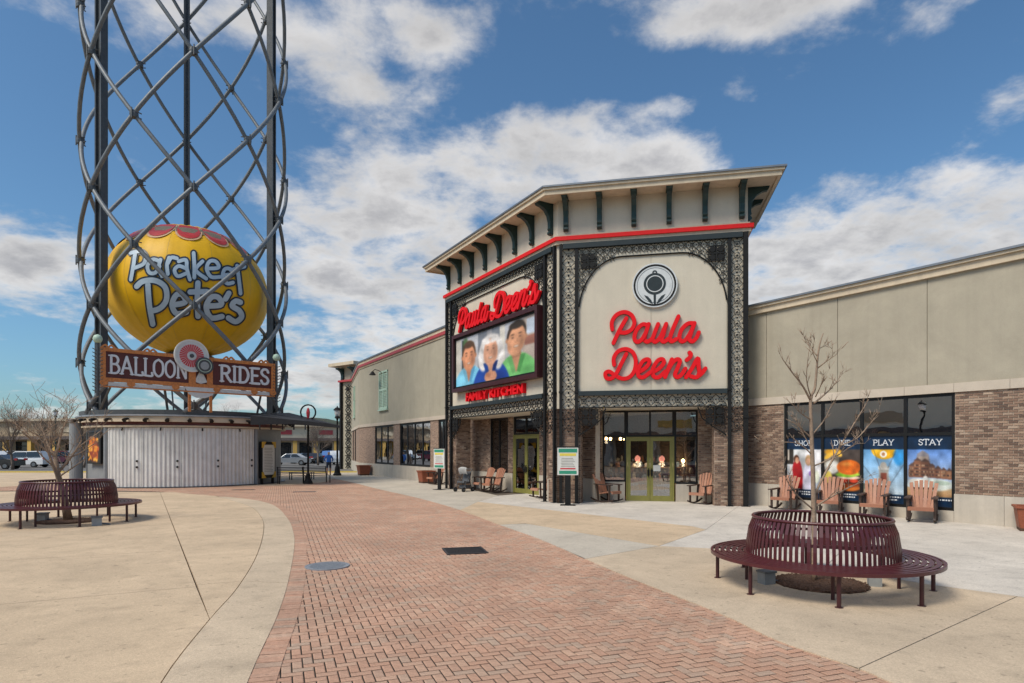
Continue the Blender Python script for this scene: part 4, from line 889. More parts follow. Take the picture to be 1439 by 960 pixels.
def poster(i, word, body):
    a, c = S[i] + .042, S[i + 1] - .042; z0, z1 = zw0 + .085, ztr - .042
    I = Ink(110, 180, NAVY); body(I); I.rect(0, .80, 1, 1, NAVY); I.rect(0, 0, 1, .13, NAVY)
    I.photo(.2); I.speck(.03)
    t = thing('window_poster', {'SHOP': 'navy window poster with two people shopping', 'DINE': 'navy window poster with a big burger', 'PLAY': 'navy window poster with a yellow balloon tower', 'STAY': 'navy window poster with a brown resort under blue sky'}[word], 'poster', FW((a + c) / 2, -.05, z0))
    I.build('picture', FW, a, c, -.060, z0, z1, t); MB().fbox(FW, a, c, -.075, -.062, z0, z1).build('backing', 'window_black', t)
    h = z1 - z0; wd_ = {'SHOP': .50, 'DINE': .46, 'PLAY': .52, 'STAY': .52}[word] * (c - a) / 2
    m_ = (a + c) / 2; b = serif_text(MB(), word, FW, m_ - wd_, m_ + wd_, z0 + h * .865, z0 + h * .945, -.0595, .003, wt=.095); b.build('heading', 'letter_white', t)
    b = MB(); rr = random.Random(i)
    for row, (u0, u1) in enumerate(((.25, .92), (.45, .85)) if word != 'STAY' else ((.35, .95),)):
        u = u0
        while u < u1: ww = rr.uniform(.025, .06); b.fbox(FW, a + (c - a) * u, a + (c - a) * min(u + ww, u1), -.0595, -.057, z0 + h * (.085 - .04 * row), z0 + h * (.105 - .04 * row)); u += ww + .02
    b.build('small_print', 'letter_white', t); return t
def shop(I):
    I.grad(.13, .8, (.55, .58, .62), (.80, .80, .80)); I.rect(0, .55, .22, .8, (.2, .18, .16)); I.rect(.55, .35, 1, .8, (.86, .85, .86)); I.rect(.05, .62, .10, .8, (.8, .75, .7))
    I.ell(.32, .30, .17, .36, (.62, .10, .12), 0, .1); I.ell(.30, .64, .085, .075, (.30, .18, .12), 0, .2); I.ell(.32, .615, .06, .06, (.85, .62, .50), 0, .2); I.ell(.16, .35, .05, .22, (.80, .76, .74), 10, .2)
    I.ell(.66, .26, .19, .38, (.80, .79, .86), 0, .1); I.ell(.64, .62, .10, .10, (.72, .58, .42), 0, .2); I.ell(.63, .60, .055, .06, (.88, .67, .55), 0, .2); I.ell(.70, .40, .06, .05, (.55, .42, .70), 0, .3); I.ell(.86, .35, .09, .12, (.85, .86, .78), 0, .3)
def dine(I):
    I.grad(.13, .8, (.16, .13, .12), (.30, .26, .24)); I.rect(0, .52, .42, .8, (.50, .46, .40)); I.ell(.25, .76, .28, .07, (.87, .62, .16), 0, .3); I.ell(.12, .70, .14, .05, (.90, .70, .25), 20, .3); I.ell(.4, .73, .12, .05, (.93, .73, .3), -15, .3); I.ell(.22, .52, .24, .13, (.78, .77, .74), 0, .3); I.ell(.10, .35, .14, .12, (.86, .76, .35), 0, .3)
    I.ell(.68, .20, .34, .06, (.70, .38, .15), 0, .2); I.ell(.68, .25, .33, .05, (.55, .25, .12), 0, .2); I.ell(.70, .30, .36, .05, (.30, .14, .09), 0, .2); I.ell(.55, .31, .12, .04, (.72, .18, .10), 0, .3); I.ell(.82, .31, .14, .035, (.80, .25, .14), 0, .3); I.ell(.68, .36, .36, .035, (.92, .78, .70), 0, .3); I.ell(.62, .40, .34, .045, (.50, .70, .18), 0, .3); I.ell(.80, .41, .22, .03, (.66, .80, .26), 0, .3); I.ell(.68, .44, .33, .03, (.93, .74, .18), 0, .3)
    I.ell(.68, .52, .34, .125, (.80, .38, .10), 0, .1); I.ell(.62, .57, .22, .05, (.93, .58, .25), 0, .8)
def play(I):
    I.grad(.13, .8, (.70, .76, .80), (.42, .65, .85)); I.rect(0, .13, .5, .25, (.55, .50, .42)); I.rect(.0, .20, .25, .28, (.38, .40, .36)); I.ell(.52, .82, .34, .17, (.88, .65, .10), 0, .05); I.ell(.35, .80, .1, .12, (.95, .75, .2), 0, .7, k=.6); I.ell(.50, .73, .09, .055, (.90, .90, .88), 0, .1); I.ell(.50, .73, .05, .03, (.65, .45, .3), 0, .2); I.ell(.88, .70, .16, .16, (.20, .55, .80), 0, .3)
    I.rect(.36, .26, .66, .38, (.86, .85, .83)); I.rect(.39, .29, .63, .52, (.62, .60, .57)); I.rect(.44, .33, .58, .45, (.50, .26, .20)); I.rect(.37, .50, .65, .55, (.80, .80, .78)); I.ell(.5, .56, .09, .06, (.75, .72, .68), 0, .2)
    for a_, b_ in (((.0, .55), (.42, .22)), ((.25, .80), (.42, .50)), ((.8, .78), (.6, .52)), ((1, .6), (.62, .24))):
        I.poly([(a_[0], a_[1]), (a_[0] + .012, a_[1]), (b_[0] + .012, b_[1]), (b_[0], b_[1])], (.25, .27, .30))
def stay(I):
    I.grad(.13, .8, (.76, .78, .80), (.36, .52, .78)); I.grad(.13, .26, (.60, .46, .32), (.72, .60, .45)); g = random.Random(4)
    I.poly([(.18, .62), (.22, .74), (.34, .79), (.47, .73), (.5, .62)], (.50, .48, .50)); I.poly([(.24, .60), (.24, .70), (.45, .70), (.45, .60)], (.62, .56, .52)); I.poly([(.02, .42), (.03, .55), (.15, .63), (.48, .62), (.62, .52), (.64, .42)], (.38, .26, .20)); I.poly([(.55, .40), (.58, .54), (.95, .50), (1, .44), (1, .38)], (.48, .30, .21)); I.rect(.95, .4, 1, .66, (.40, .25, .2)); I.poly([(.02, .42), (.2, .46), (.38, .40)], (.58, .22, .14))
    for x0, x1, yt in ((.03, .14, .56), (.15, .30, .64), (.31, .47, .63), (.48, .60, .56), (.61, .72, .53), (.73, .84, .51), (.85, .95, .50)):
        I.rect(x0, .40, x1, yt, g.choice([(.50, .34, .26), (.44, .30, .24), (.56, .40, .30)])); I.poly([(x0 - .015, yt), (x1 + .015, yt), ((x0 + x1) / 2, yt + .045)], (.34, .26, .24))
        for r in range(int((yt - .42) / .045)):
            for c in range(4): xx = x0 + .01 + (x1 - x0 - .02) * c / 4; I.rect(xx, .425 + r * .045, xx + (x1 - x0) * .14, .45 + r * .045, g.choice([(.16, .12, .12), (.70, .60, .48), (.22, .18, .18)]))
    I.ell(.5, .30, .55, .10, (.80, .83, .80), 0, .2); I.ell(.2, .35, .2, .04, (.86, .84, .80), 0, .3); I.ell(.75, .33, .2, .035, (.66, .72, .66), 0, .3); I.ell(.4, .38, .06, .05, (.9, .9, .88), 0, .2); I.ell(.3, .22, .3, .035, (.62, .50, .36), 0, .4)
for i, (wd_, fn) in enumerate((('SHOP', shop), ('DINE', dine), ('PLAY', play), ('STAY', stay))): poster(i, wd_, fn)

# ------------------------------------------------------------------ long wing beyond the tower
u_ = Vector((-.503, .864, 0)); nl = FL.n
A1 = (-12.04, 48.8); A0 = tuple((Vector((*C0, 0)) - nl * 1.5 + Vector((-u_.x, -u_.y, 0)) * -6)[:2])
FG = Fr(A1, A0); GL = FG.L
lw_ = thing('long_wing', 'long grey stucco wing with red roof stripe and brick window base', 'building', FG(0, 0, 0))
ZB, ZT = 3.72, 8.2
CH1 = (-15.4, 59.5); FH = Fr(CH1, A1)
def wing_wall(F, L0, L1, wins, parent):
    MB().fbox(F, L0, L1, -3.5, 0, ZB + .12, ZT).build('stucco_wall', 'stucco_grey', parent); MB().fbox(F, L0, L1, -.2, .06, ZB - .1, ZB + .118).build('band_stone', 'band_stone', parent)
    MB().fbox(F, L0, L1, -.3, .05, 0, .87).build('base_stone', 'stone', parent)
    MB().fbox(F, L0, L1, -.2, .05, ZT + .002, ZT + .12).build('moulding', 'cornice_cream', parent); MB().fbox(F, L0, L1, -.2, .12, ZT + .122, ZT + .30).build('red_stripe', 'red_stripe', parent)
    MB().fbox(F, L0, L1, -.2, .08, ZT + .302, ZT + .5).build('fascia', 'cornice_cream', parent); MB().fbox(F, L0, L1, -3.5, .14, ZT + .502, ZT + .6).build('roof_cap', 'cap_metal', parent)
    pos = L0
    for a, c, n in sorted(wins) + [(L1, L1, 0)]:
        if a - pos > .02:
            o = MB().fbox(F, pos, a, -.2, 0, .872, ZB - .102).build('brick_bay', 'brick_far', parent); uv = o.data.uv_layers.new(name='UVMap'); I_ = INV[parent.name].inverted()
            for lp_ in o.data.loops:
                v = I_ @ o.data.vertices[lp_.vertex_index].co; r_ = v - F.o; uv.data[lp_.index].uv = (r_.dot(F.e) - r_.dot(F.n), v.z)
        if n: panes_grid(parent, F, a, c, .872, ZB - .103, -.04, [a + (c - a) * i / n for i in range(1, n)], [], fw=.13, glass='glass_dark')
        pos = c
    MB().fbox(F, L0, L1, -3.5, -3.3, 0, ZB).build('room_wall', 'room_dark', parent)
gx = lambda x: FG.px(x)
wing_wall(FG, 0, GL, [(gx(526.8), gx(553), 3), (gx(561.6), gx(604.8), 4), (gx(616), gx(628), 2)], lw_)
wing_wall(FH, 0, FH.L, [(2.0, 3.6, 1), (5.0, 6.8, 1)], lw_)
def shutter(F, s, z0, z1, wd_, parent, wing):
    t = thing('shutter', 'mint green closed shutter on the grey stucco wall ' + wing, 'shutter', F(s, .02, z0)); b = MB()
    for q_ in ((s - wd_ / 2, s - wd_ / 2 + .1), (s - .06, s + .06), (s + wd_ / 2 - .1, s + wd_ / 2)): b.fbox(F, *q_, .003, .08, z0, z1)
    for z in (z0, (z0 + z1) / 2 - .05, z1 - .12): b.fbox(F, s - wd_ / 2, s + wd_ / 2, .003, .076, z, z + .12)
    b.build('frame', 'mint', t)
    n = 22
    for i in range(n):
        z = z0 + .12 + (z1 - z0 - .3) * (i + .5) / n
        for q_ in ((s - wd_ / 2 + .1, s - .06), (s + .06, s + wd_ / 2 - .1)):
            o = MB(); o.hexa([F(q_[0], .06, z - .05), F(q_[1], .06, z - .05), F(q_[1], .01, z + .02), F(q_[0], .01, z + .02), F(q_[0], .06, z - .035), F(q_[1], .06, z - .035), F(q_[1], .01, z + .035), F(q_[0], .01, z + .035)]); o.build('slat', 'mint', t)
    MB().fbox(F, s - wd_ / 2 - .06, s + wd_ / 2 + .06, .003, .14, z0 - .1, z0 - .002).build('sill', 'mint', t)
    tl = thing('wall_lamp', 'black gooseneck lamp above the mint shutter ' + wing, 'lamp', F(s - .5, .02, z1 - .1)); MB().tube([F(s - .3, .0, z1 - .15), F(s - .35, .25, z1 + .05), F(s - .5, .5, z1 + .12), F(s - .62, .62, z1 - .02)], .025, 6).build('arm', 'black_iron', tl)
    MB().lathe([(.05, .12), (.09, .08), (.24, -.14), (.20, -.12)], 14, F(s - .62, .62, z1 - .12)).build('lamp_shade', 'black_iron', tl)
s0, z1_ = FG.px(533.5, 529.5); s1, z0_ = FG.px(545.5, 580); shutter(FG, (s0 + s1) / 2, 4.75, 7.45, (s1 - s0), lw_, 'between tower and wall corner')
shutter(FH, FH.L * .45, 4.75, 7.45, 1.6, lw_, 'past the wall corner')
# far end tower of the long wing
et = thing('end_tower', 'narrow green bracketed tower at the far end of the long wing', 'building', (CH1[0], CH1[1], 0)); FE = Fr((CH1[0] - 1.2, CH1[1] + .8), (CH1[0] + .6, CH1[1] - .6))
MB().fbox(FE, 0, FE.L, -4, 0, 0, 9.9).build('wall', 'stucco_grey', et)
b = MB()
for i in range(20): motif(b, FE, FE.L / 2, .5 + i * .8, .75, d=.1, wd=.08, dep=.05) if i < 10 else None
b.build('filigree_column', 'black_iron', et, kind='stuff'); MB().fbox(FE, -.9, FE.L + .7, -4.5, .9, 9.902, 10.2).build('cornice', 'cornice_cream', et)
for s in (.1, FE.L - .1): MB().fbox(FE, s - .12, s + .12, .02, .24, 0, 8.4).build('post', 'black_iron', et)
MB().fbox(FE, -.2, FE.L + .2, 0.002, .3, 8.42, 8.6).build('red_band', 'red_stripe', et)
for s in (.25, FE.L - .25): MB().prism([(p[0] * 1.1, p[1]) for p in prof], lambda p: FE(s - .18, p[0], 8.62 + p[1]), lambda p: FE(s + .18, p[0], 8.62 + p[1])).build('bracket', 'green_bracket', et)

# ------------------------------------------------------------------ balloon ride tower
TH = R(-27.5); D_ = 40.3; dv = Vector((math.sin(TH), math.cos(TH), 0)); rv = Vector((math.cos(TH), -math.sin(TH), 0)); BC = dv * D_
RT = .13 * D_
def cyl(r, phi, z, c=None): return BC - dv * (r * math.cos(phi)) + rv * (r * math.sin(phi)) + Vector((0, 0, z))
bt = thing('balloon_tower', 'tall grey lattice tower of bent tubes around a yellow balloon', 'tower', (BC.x, BC.y, 0))
def zw(w_): return 9.2 + 5.5 * w_ + .45 * w_ * w_
P0 = R(2.0); WMIN, WMAX = -1.08, 3.75
for k in range(12):
    for sg in (1, -1):
        if k % 2: continue        # two helices leave every second column and meet at the nodes
        pts = []; steps = 64
        ws = [WMIN + (WMAX - WMIN) * i / steps for i in range(steps + 1)]
        ph0 = P0 + R(30 * k)
        for w_ in ws:
            ph = ph0 + sg * R(60) * w_; rr = RT + (.0 if sg > 0 else -.10); pts.append(cyl(rr, ph, zw(w_)))
        MB().tube(pts, .108, 8).build('lattice_tube', 'galv', bt, smooth_=True)
for k in range(12):
    for h in range(-2, 8):
        w_ = h + (k % 2) * .5
        if not (WMIN < w_ < WMAX): continue
        ph = P0 + R(30 * k); z = zw(w_); b = MB()
        for dz in (-.13, .13):
            b.tube([cyl(RT - .25, ph - .05, z + dz), cyl(RT + .14, ph, z + dz), cyl(RT - .25, ph + .05, z + dz)], .03, 5)
        b.tube([cyl(RT + .15, ph, z - .26), cyl(RT + .15, ph, z + .26)], .035, 5)
        b.lathe([(.19, -.16), (.21, 0), (.19, .16)], 8, cyl(RT - .05, ph, z)); b.build('clamp', 'galv_dark', bt)
for ph, ww in ((P0 + R(60), .5), (P0 - R(60), .62), (P0 + R(180), .3)):
    p = cyl(.112 * D_, ph, 0); q = cyl(.121 * D_, ph, 0); tgt = (q - p).normalized(); tn = Vector((-tgt.y, tgt.x, 0)); b = MB()
    for sgn in (-1, 1): b.bar(p + tgt * .22 + tn * sgn * ww * .42 + Vector((0, 0, 3.64)), p + tgt * .22 + tn * sgn * ww * .42 + Vector((0, 0, zw(WMAX) - .3)), .34, .10, up=tn)
    b.bar(p + tgt * .22 + Vector((0, 0, 3.64)), p + tgt * .22 + Vector((0, 0, zw(WMAX) - .31)), .08, ww * .8, up=tn)
    b.build('mast', 'galv_dark', bt)
MB().ring(RT - .5, RT + .1, zw(WMAX), zw(WMAX) + .3, 48).build('top_ring', 'galv_dark', bt, local=True)
MB().ring(RT - .28, RT + .02, 3.64, 3.9, 48).build('base_ring', 'galv_dark', bt, local=True)
# round base building
kb_ = thing('ticket_base', 'round grey kiosk building with white corrugated doors under the balloon tower', 'building', (BC.x, BC.y, 0))
RW = 5.05
MB().lathe([(RW - .12, 0), (RW - .12, 3.04)], 72).build('wall', 'panel_grey', kb_, local=True)
MB().ring(RW - .3, RW + .16, 3.04, 3.13, 72).build('cream_trim', 'cornice_cream', kb_, local=True); MB().ring(RW - .3, RW + .10, 3.132, 3.30, 72).build('maroon_band', 'sign_maroon', kb_, local=True)
MB().ring(RW - .3, RW + .30, 3.302, 3.56, 72).build('tan_band', 'far_cream', kb_, local=True); MB().lathe([(RW + .36, 3.562), (RW + .38, 3.58), (RW + .38, 3.63), (RW + .34, 3.65), (.2, 3.70)], 72).build('roof_disc', 'roof_silver', kb_, local=True)
for i in range(20):
    ph = R(-100 + i * 10); b = MB().tube([cyl(RW + .32, ph, 3.44), cyl(RW + .55, ph, 3.40), cyl(RW + .62, ph, 3.34)], [.05, .08, .11], 8); b.build('spot_lamp', 'window_black', kb_)
f0_, f1_ = R(-45.5), R(37.5); nleaf = 4
for k in range(nleaf):
    a, c = f0_ + (f1_ - f0_) * k / nleaf + .002, f0_ + (f1_ - f0_) * (k + 1) / nleaf - .002; b = MB(); n = 72; z0, z1 = .06, 3.02
    for i in range(n + 1):
        ph = a + (c - a) * i / n; r_ = RW + .03 + .032 * (1 if (i % 8) in (1, 2, 3) else (.0 if (i % 8) in (5, 6, 7) else .5)); b.v += [tuple(cyl(r_, ph, z0)), tuple(cyl(r_, ph, z1))]
    b.f = [(2 * i, 2 * i + 2, 2 * i + 3, 2 * i + 1) for i in range(n)]
    dr = b.build('corrugated_door', 'corrugated', kb_)
    for z in (1.05, 1.35): MB().lathe([(.04, -.05), (.055, 0), (.04, .05)], 8, cyl(RW + .09, c - .035, z)).build('latch', 'window_black', dr)
    MB().tube([cyl(RW + .10, (a + c) / 2, 3.0), cyl(RW + .14, (a + c) / 2, 2.86)], .035, 6).build('hook', 'window_black', dr)
for ph in (f0_ - .025, f1_ + .03): MB().tube([cyl(RW + .02, ph, 0), cyl(RW + .02, ph, 3.03)], .12, 8).build('pilaster', 'panel_grey', kb_)
MB().ring(RW - .1, RW + .13, 0, .055, 72).build('plinth', 'galv_dark', kb_, local=True)
# orange poster on the kiosk wall, left of the doors
ph = R(-56); FP = Fr(tuple(cyl(RW + .02, R(-65), 0)[:2]), tuple(cyl(RW + .02, R(-50), 0)[:2])); t = thing('fire_poster', 'orange and black poster on the kiosk wall beside the corrugated doors', 'poster', FP(.3, 0, 1.3))
I = Ink(50, 70, (.12, .06, .05)); g = random.Random(9); I.ell(.5, .45, .48, .5, (.62, .25, .06), 0, .5)
for _ in range(40): I.ell(g.uniform(.1, .9), g.uniform(.1, .85), g.uniform(.05, .16), g.uniform(.05, .15), g.choice([(.90, .55, .12), (.80, .36, .07), (.55, .18, .06), (.95, .70, .25)]), g.uniform(0, 90), .6)
I.build('picture', FP, .05, FP.L - .05, .085, 1.25, 2.75, t); MB().fbox(FP, 0, FP.L, .0, .08, 1.2, 2.8).build('board', 'window_black', t)
t = thing('grey_column', 'plain grey round column standing beside the orange poster', 'column', gp(107, 683.5)); MB().lathe([(.36, 0), (.36, .1), (.30, .14), (.30, 3.3), (.36, 3.36), (.36, 3.5)], 20).build('shaft', 'panel_grey', t, local=True); MB().lathe([(.44, 0), (.44, .08)], 20).build('base', 'galv_dark', t, local=True)
# balloon
bz = 10.96; RA, RBz = 4.24, 3.68
bl = thing('yellow_balloon', 'huge yellow balloon with blue grey lettering and red swags inside the lattice', 'balloon', (BC.x, BC.y, bz))
def ell_pt(th, ph, k=1.0): return cyl(RA * k * math.cos(th), ph, bz + RBz * k * math.sin(th))
b = MB(); nu, nv = 96, 40
for j in range(nv + 1):
    th = -math.pi / 2 + math.pi * j / nv
    for i in range(nu):
        ph = 2 * math.pi * i / nu; g = 1 - .012 * abs(math.sin(ph * 12)) ** .6 * (1.1 - .6 * math.cos(th)) - (.02 * max(0, -math.sin(th) - .2) * (.5 + .5 * math.sin(ph * 48)))
        b.v.append(tuple(ell_pt(th, ph, g)))
for j in range(nv):
    for i in range(nu): b.f.append((j * nu + i, j * nu + (i + 1) % nu, (j + 1) * nu + (i + 1) % nu, (j + 1) * nu + i))
b.build('envelope', 'balloon_yellow', bl, smooth_=True)
CAMP = Vector((0, 0, CH))
def on_balloon(x, y, k):          # the point of the balloon's skin that the photo shows at (x, y), pushed out by k metres
    v = Vector(((x - 719.5) / FPX, 1, (HOR - y) / FPX)); c = Vector((BC.x, BC.y, bz)); q = Vector((1 / (RA + k), 1 / (RA + k), 1 / (RBz + k)))
    o_ = Vector([(CAMP[i] - c[i]) * q[i] for i in range(3)]); d_ = Vector([v[i] * q[i] for i in range(3)]); A = d_.dot(d_); B = o_.dot(d_); C = o_.dot(o_) - 1; disc_ = max(0, B * B - A * C)
    return CAMP + v * ((-B - math.sqrt(disc_)) / A)
TXT1 = [[(288, 262), (272, 370), (252, 478)], [(250, 262), (330, 250), (372, 290), (355, 350), (285, 382)], [(485, 330), (432, 315), (388, 362), (402, 420), (450, 422), (484, 370)], [(492, 318), (478, 385), (505, 450)], [(562, 300), (545, 360), (552, 432)], [(552, 345), (580, 300), (625, 306)],
 [(640, 330), (698, 320), (706, 390), (730, 478)], [(694, 385), (640, 368), (606, 402), (632, 450), (694, 430)], [(760, 262), (766, 360), (766, 462)], [(832, 330), (778, 400), (862, 470)], [(882, 388), (962, 380), (940, 332), (890, 330), (866, 390), (902, 455), (972, 456)],
 [(1012, 442), (1078, 430), (1055, 392), (1010, 396), (996, 460), (1030, 508), (1078, 502)], [(1112, 365), (1126, 470), (1140, 590)], [(1062, 402), (1172, 372)]]
TXT2 = [[(390, 520), (402, 680), (430, 838)], [(300, 532), (350, 492), (450, 486), (530, 540), (540, 640), (490, 708), (412, 735)], [(602, 682), (692, 660), (670, 602), (620, 602), (586, 680), (622, 752), (702, 742)], [(795, 505), (790, 640), (796, 775)], [(732, 578), (868, 575)],
 [(884, 692), (984, 680), (960, 622), (902, 622), (862, 700), (902, 786), (990, 776)], [(1045, 588), (1018, 634)], [(1138, 662), (1100, 652), (1072, 690), (1130, 730), (1148, 780), (1100, 818), (1042, 788)]]
for nm, mm, k0_, ex in (('letter_outlines', 'letter_line', .02, 1), ('letters', 'letter_blue', .05, 0)):
    b = MB(); n = 0
    for TX, wd in ((TXT1, 30), (TXT2, 44)):
        for s in TX:
            n += 1; b.ribbon([(140 + x / 5.756, 310 + y / 5.756) for x, y in s], (wd + ex * 26) / 5.756, lambda u, v, dd: on_balloon(u, v, dd), k0_ - .02, k0_ + .003 * (n % 5), ramp=.006)
    b.build(nm, mm, bl)
# swags round the crown
for i in range(14):
    pc = P0 + R(-3 + i * 360 / 14); hw = R(360 / 14 * .49); thc = R(44)
    for nm, mm, sc_, kk in (('swag_trim', 'balloon_trim', 1.0, 1.006), ('swag', 'balloon_red', .86, 1.010)):
        b = MB(); n = 14; top = [];  bot = []
        for j in range(n + 1):
            u = -1 + 2 * j / n; dep = R(15) * sc_ * math.sqrt(max(0, 1 - u * u)); b.v += [tuple(ell_pt(thc + R(13), pc + hw * sc_ * u, kk)), tuple(ell_pt(thc + R(3) * .5 - dep * .5, pc + hw * sc_ * u, kk)), tuple(ell_pt(thc + R(3) - dep, pc + hw * sc_ * u, kk))]
        for j in range(n):
            for q_ in (0, 1): b.f.append((3 * j + q_, 3 * j + 3 + q_, 3 * j + 4 + q_, 3 * j + 1 + q_))
        b.build(nm, mm, bl)
b = MB(); n = 96
for i in range(n):
    for th in (R(43), R(50), R(57)): b.v.append(tuple(ell_pt(th, 2 * math.pi * i / n, 1.003)))
for i in range(n):
    for q_ in (0, 1): b.f.append((3 * i + q_, 3 * ((i + 1) % n) + q_, 3 * ((i + 1) % n) + q_ + 1, 3 * i + q_ + 1))
b.build('lace_band', 'balloon_lace', bl)
for i in range(12):
    b = MB()
    for j in range(31): q_ = ell_pt(R(-78 + j * 4.0), R(15 + 30 * i), 1.0005); b.v.append(tuple(q_)); b.v.append(tuple(ell_pt(R(-78 + j * 4.0), R(15 + 30 * i) + .006, 1.0005)))
    b.f = [(2 * j, 2 * j + 1, 2 * j + 3, 2 * j + 2) for j in range(30)]; b.build('seam', 'sign_gold', bl)
MB().lathe([(1.2, -.35), (1.3, 0), (1.0, .2)], 24, (0, 0, -RBz)).build('skirt_ring', 'galv_dark', bl, local=True)
b = MB()
for i in range(6):
    a = i * math.pi / 3; b.tube([(1.2 * math.cos(a), 1.2 * math.sin(a), -RBz - .2), (.9 * math.cos(a), .9 * math.sin(a), 3.68 - bz)], .03, 5)
b.build('tether', 'galv_dark', bl, local=True)
# sign board on the tower
SA = (-18.62, 28.0); SB = (-12.88, 33.6); FB = Fr(SA, SB); SL = FB.L
sg_ = thing('ride_sign', 'long brown sign with white serif capitals and orange scroll frame on the tower', 'sign', FB(SL / 2, 0, 4.85))
MB().fbox(FB, .05, SL - .05, -.10, 0, 5.16, 6.45).build('board', 'sign_maroon', sg_)
b = MB()
for q_ in ((0, SL, 6.40, 6.56), (0, SL, 5.02, 5.20), (0, .2, 5.2, 6.4), (SL - .2, SL, 5.2, 6.4), (SL * .46, SL * .50, 5.2, 6.4), (SL * .565, SL * .60, 5.2, 6.4), (0, SL, 4.76, 4.82)): b.fbox(FB, q_[0], q_[1], .0, .07, q_[2], q_[3])
for s in (.12, 1.2, 3.1, 5.0, 6.9, SL - .12):
    b.prism([(s + .17 * math.cos(i * math.pi / 5), 4.97 + .14 * math.sin(i * math.pi / 5)) for i in range(10)], lambda p: FB(p[0], .0, p[1]), lambda p: FB(p[0], .10, p[1]))
for s in (.3, 2.0, 5.6, 7.4): b.ribbon([(s - .28, 6.54), (s - .12, 6.68), (s, 6.58), (s + .12, 6.68), (s + .28, 6.54)], .08, lambda u, v, dd: FB(u, dd, v), 0, .06)
b.build('scroll_frame', 'sign_orange', sg_)
MB().fbox(FB, .3, SL * .44, .005, .045, 4.825, 5.0).build('white_strip', 'sign_white', sg_); MB().fbox(FB, SL * .62, SL - .3, .005, .045, 4.825, 5.0).build('white_strip', 'sign_white', sg_)
serif_text(MB(), 'BALLOON', FB, .32, SL * .455, 5.42, 6.22, .0, .05, wt=.14).build('lettering', 'letter_white', sg_); serif_text(MB(), 'RIDES', FB, SL * .64, SL - .30, 5.42, 6.22, .0, .05, wt=.14).build('lettering', 'letter_white', sg_)
ws_, wz = FB.px(270, 500, d=.2); wh = MB(); fdisc(wh, FB, ws_, wz, .80, None, .09, .15); w_o = wh.build('wheel_disc', 'sign_white', sg_)
for i in range(30):
    a = i * 2 * math.pi / 30; pts = [(.22, a - .075), (.56, a - .075), (.56, a + .075), (.22, a + .075)]; MB().prism([(ws_ + r_ * math.cos(q_), wz + r_ * math.sin(q_)) for r_, q_ in pts], lambda p: FB(p[0], .148, p[1]), lambda p: FB(p[0], .16, p[1])).build('spoke', 'sign_red', w_o)
fdisc(MB(), FB, ws_, wz, .10, None, .148, .2, 16).build('hub', 'galv_dark', w_o); fdisc(MB(), FB, ws_, wz, .72, .80, .148, .18).build('rim', 'paper', w_o)
ss2, sz2 = FB.px(288, 514, d=.3); fdisc(MB(), FB, ss2, sz2, .42, None, .21, .27, 28).build('badge', 'galv_dark', sg_); fdisc(MB(), FB, ss2, sz2, .33, .30, .265, .285, 28).build('badge_ring', 'mint', sg_); fdisc(MB(), FB, ss2, sz2, .2, None, .268, .288, 16).build('badge_face', 'utility_grey', sg_)
b = MB(); ms = SL * .53
b.prism([(ms - .75, 5.02), (ms + .75, 5.02), (ms + .55, 4.66), (ms + .2, 4.5), (ms - .2, 4.5), (ms - .55, 4.66)], lambda p: FB(p[0], .0, p[1]), lambda p: FB(p[0], .065, p[1])); b.build('crest', 'sign_white', sg_)
b = MB(); fdisc(b, FB, ms, 5.55, .16, None, .0, .08, 14); b.prism([(ms - .3, 5.3), (ms, 5.95), (ms + .3, 5.3), (ms, 5.2)], lambda p: FB(p[0], .0, p[1]), lambda p: FB(p[0], .06, p[1])); b.build('ornament', 'sign_white', sg_)
for s, e in ((.6, -.1), (2.6, .2), (5.4, -.2), (7.4, .1)):
    MB().tube([FB(s, -.12, 5.3), FB(s + e * 3, -1.6, 3.84)], .06, 6).build('strut', 'galv_dark', sg_)
for s in (ms - .5, ms + .5): MB().fbox(FB, s - .06, s + .06, -.1, .0, 3.8, 5.0).build('hanger', 'sign_orange', sg_)
for s in (-.1, SL + .1):
    b = MB().tube([FB(s, 0, 4.3), FB(s, 0, 6.75)], .07, 8)
    for i in range(12): b.tube([FB(s, 0, 4.5 + i * .17), FB(s - .22, .1, 4.6 + i * .17)], .02, 4); b.tube([FB(s, 0, 4.5 + i * .17), FB(s + .18, .1, 4.6 + i * .17)], .02, 4)
    b.build('finial_post', 'galv_dark', sg_); MB().lathe([(.02, -.2), (.15, -.14), (.2, 0), (.15, .14), (.02, .2)], 14, FB(s, 0, 6.92)).build('globe', 'mint', sg_, smooth_=True)
# black canopy petals right of the kiosk, with its post and rooster-ring ornament
cp = thing('canopy', 'low black fabric canopy reaching out from the kiosk on a dark post', 'canopy', gp(433, 680)); tip = at(478, 598, 33.5); c0 = at(352, 584, 31.8); c1 = at(400, 578, 38); pb = gp(433, 680)
for i in range(3):
    a_ = at(352 + 14 * i, 584 - 1.5 * i, 31.6 + i * .9); c_ = at(378 + 14 * i, 583 - 1.5 * i, 33.4 + i * .9); e_ = at(432 + 23 * i, 592 + 3 * i, 32.6 + i * .9)
    b = MB(); dn = Vector((0, 0, -.14)); b.add([a_, c_, e_, a_ + dn * 3.4, c_ + dn * 3.4, e_ + dn], [(0, 1, 2), (5, 4, 3), (0, 2, 5, 3), (2, 1, 4, 5), (1, 0, 3, 4)]); b.build('petal', 'canopy_black', cp)
MB().tube([pb, Vector((pb.x, pb.y, 3.62))], .06, 8).build('post', 'black_iron', cp)
MB().lathe([(.28, 0), (.25, .1), (.14, .3), (.11, .6)], 10, pb).build('post_base', 'black_iron', cp)
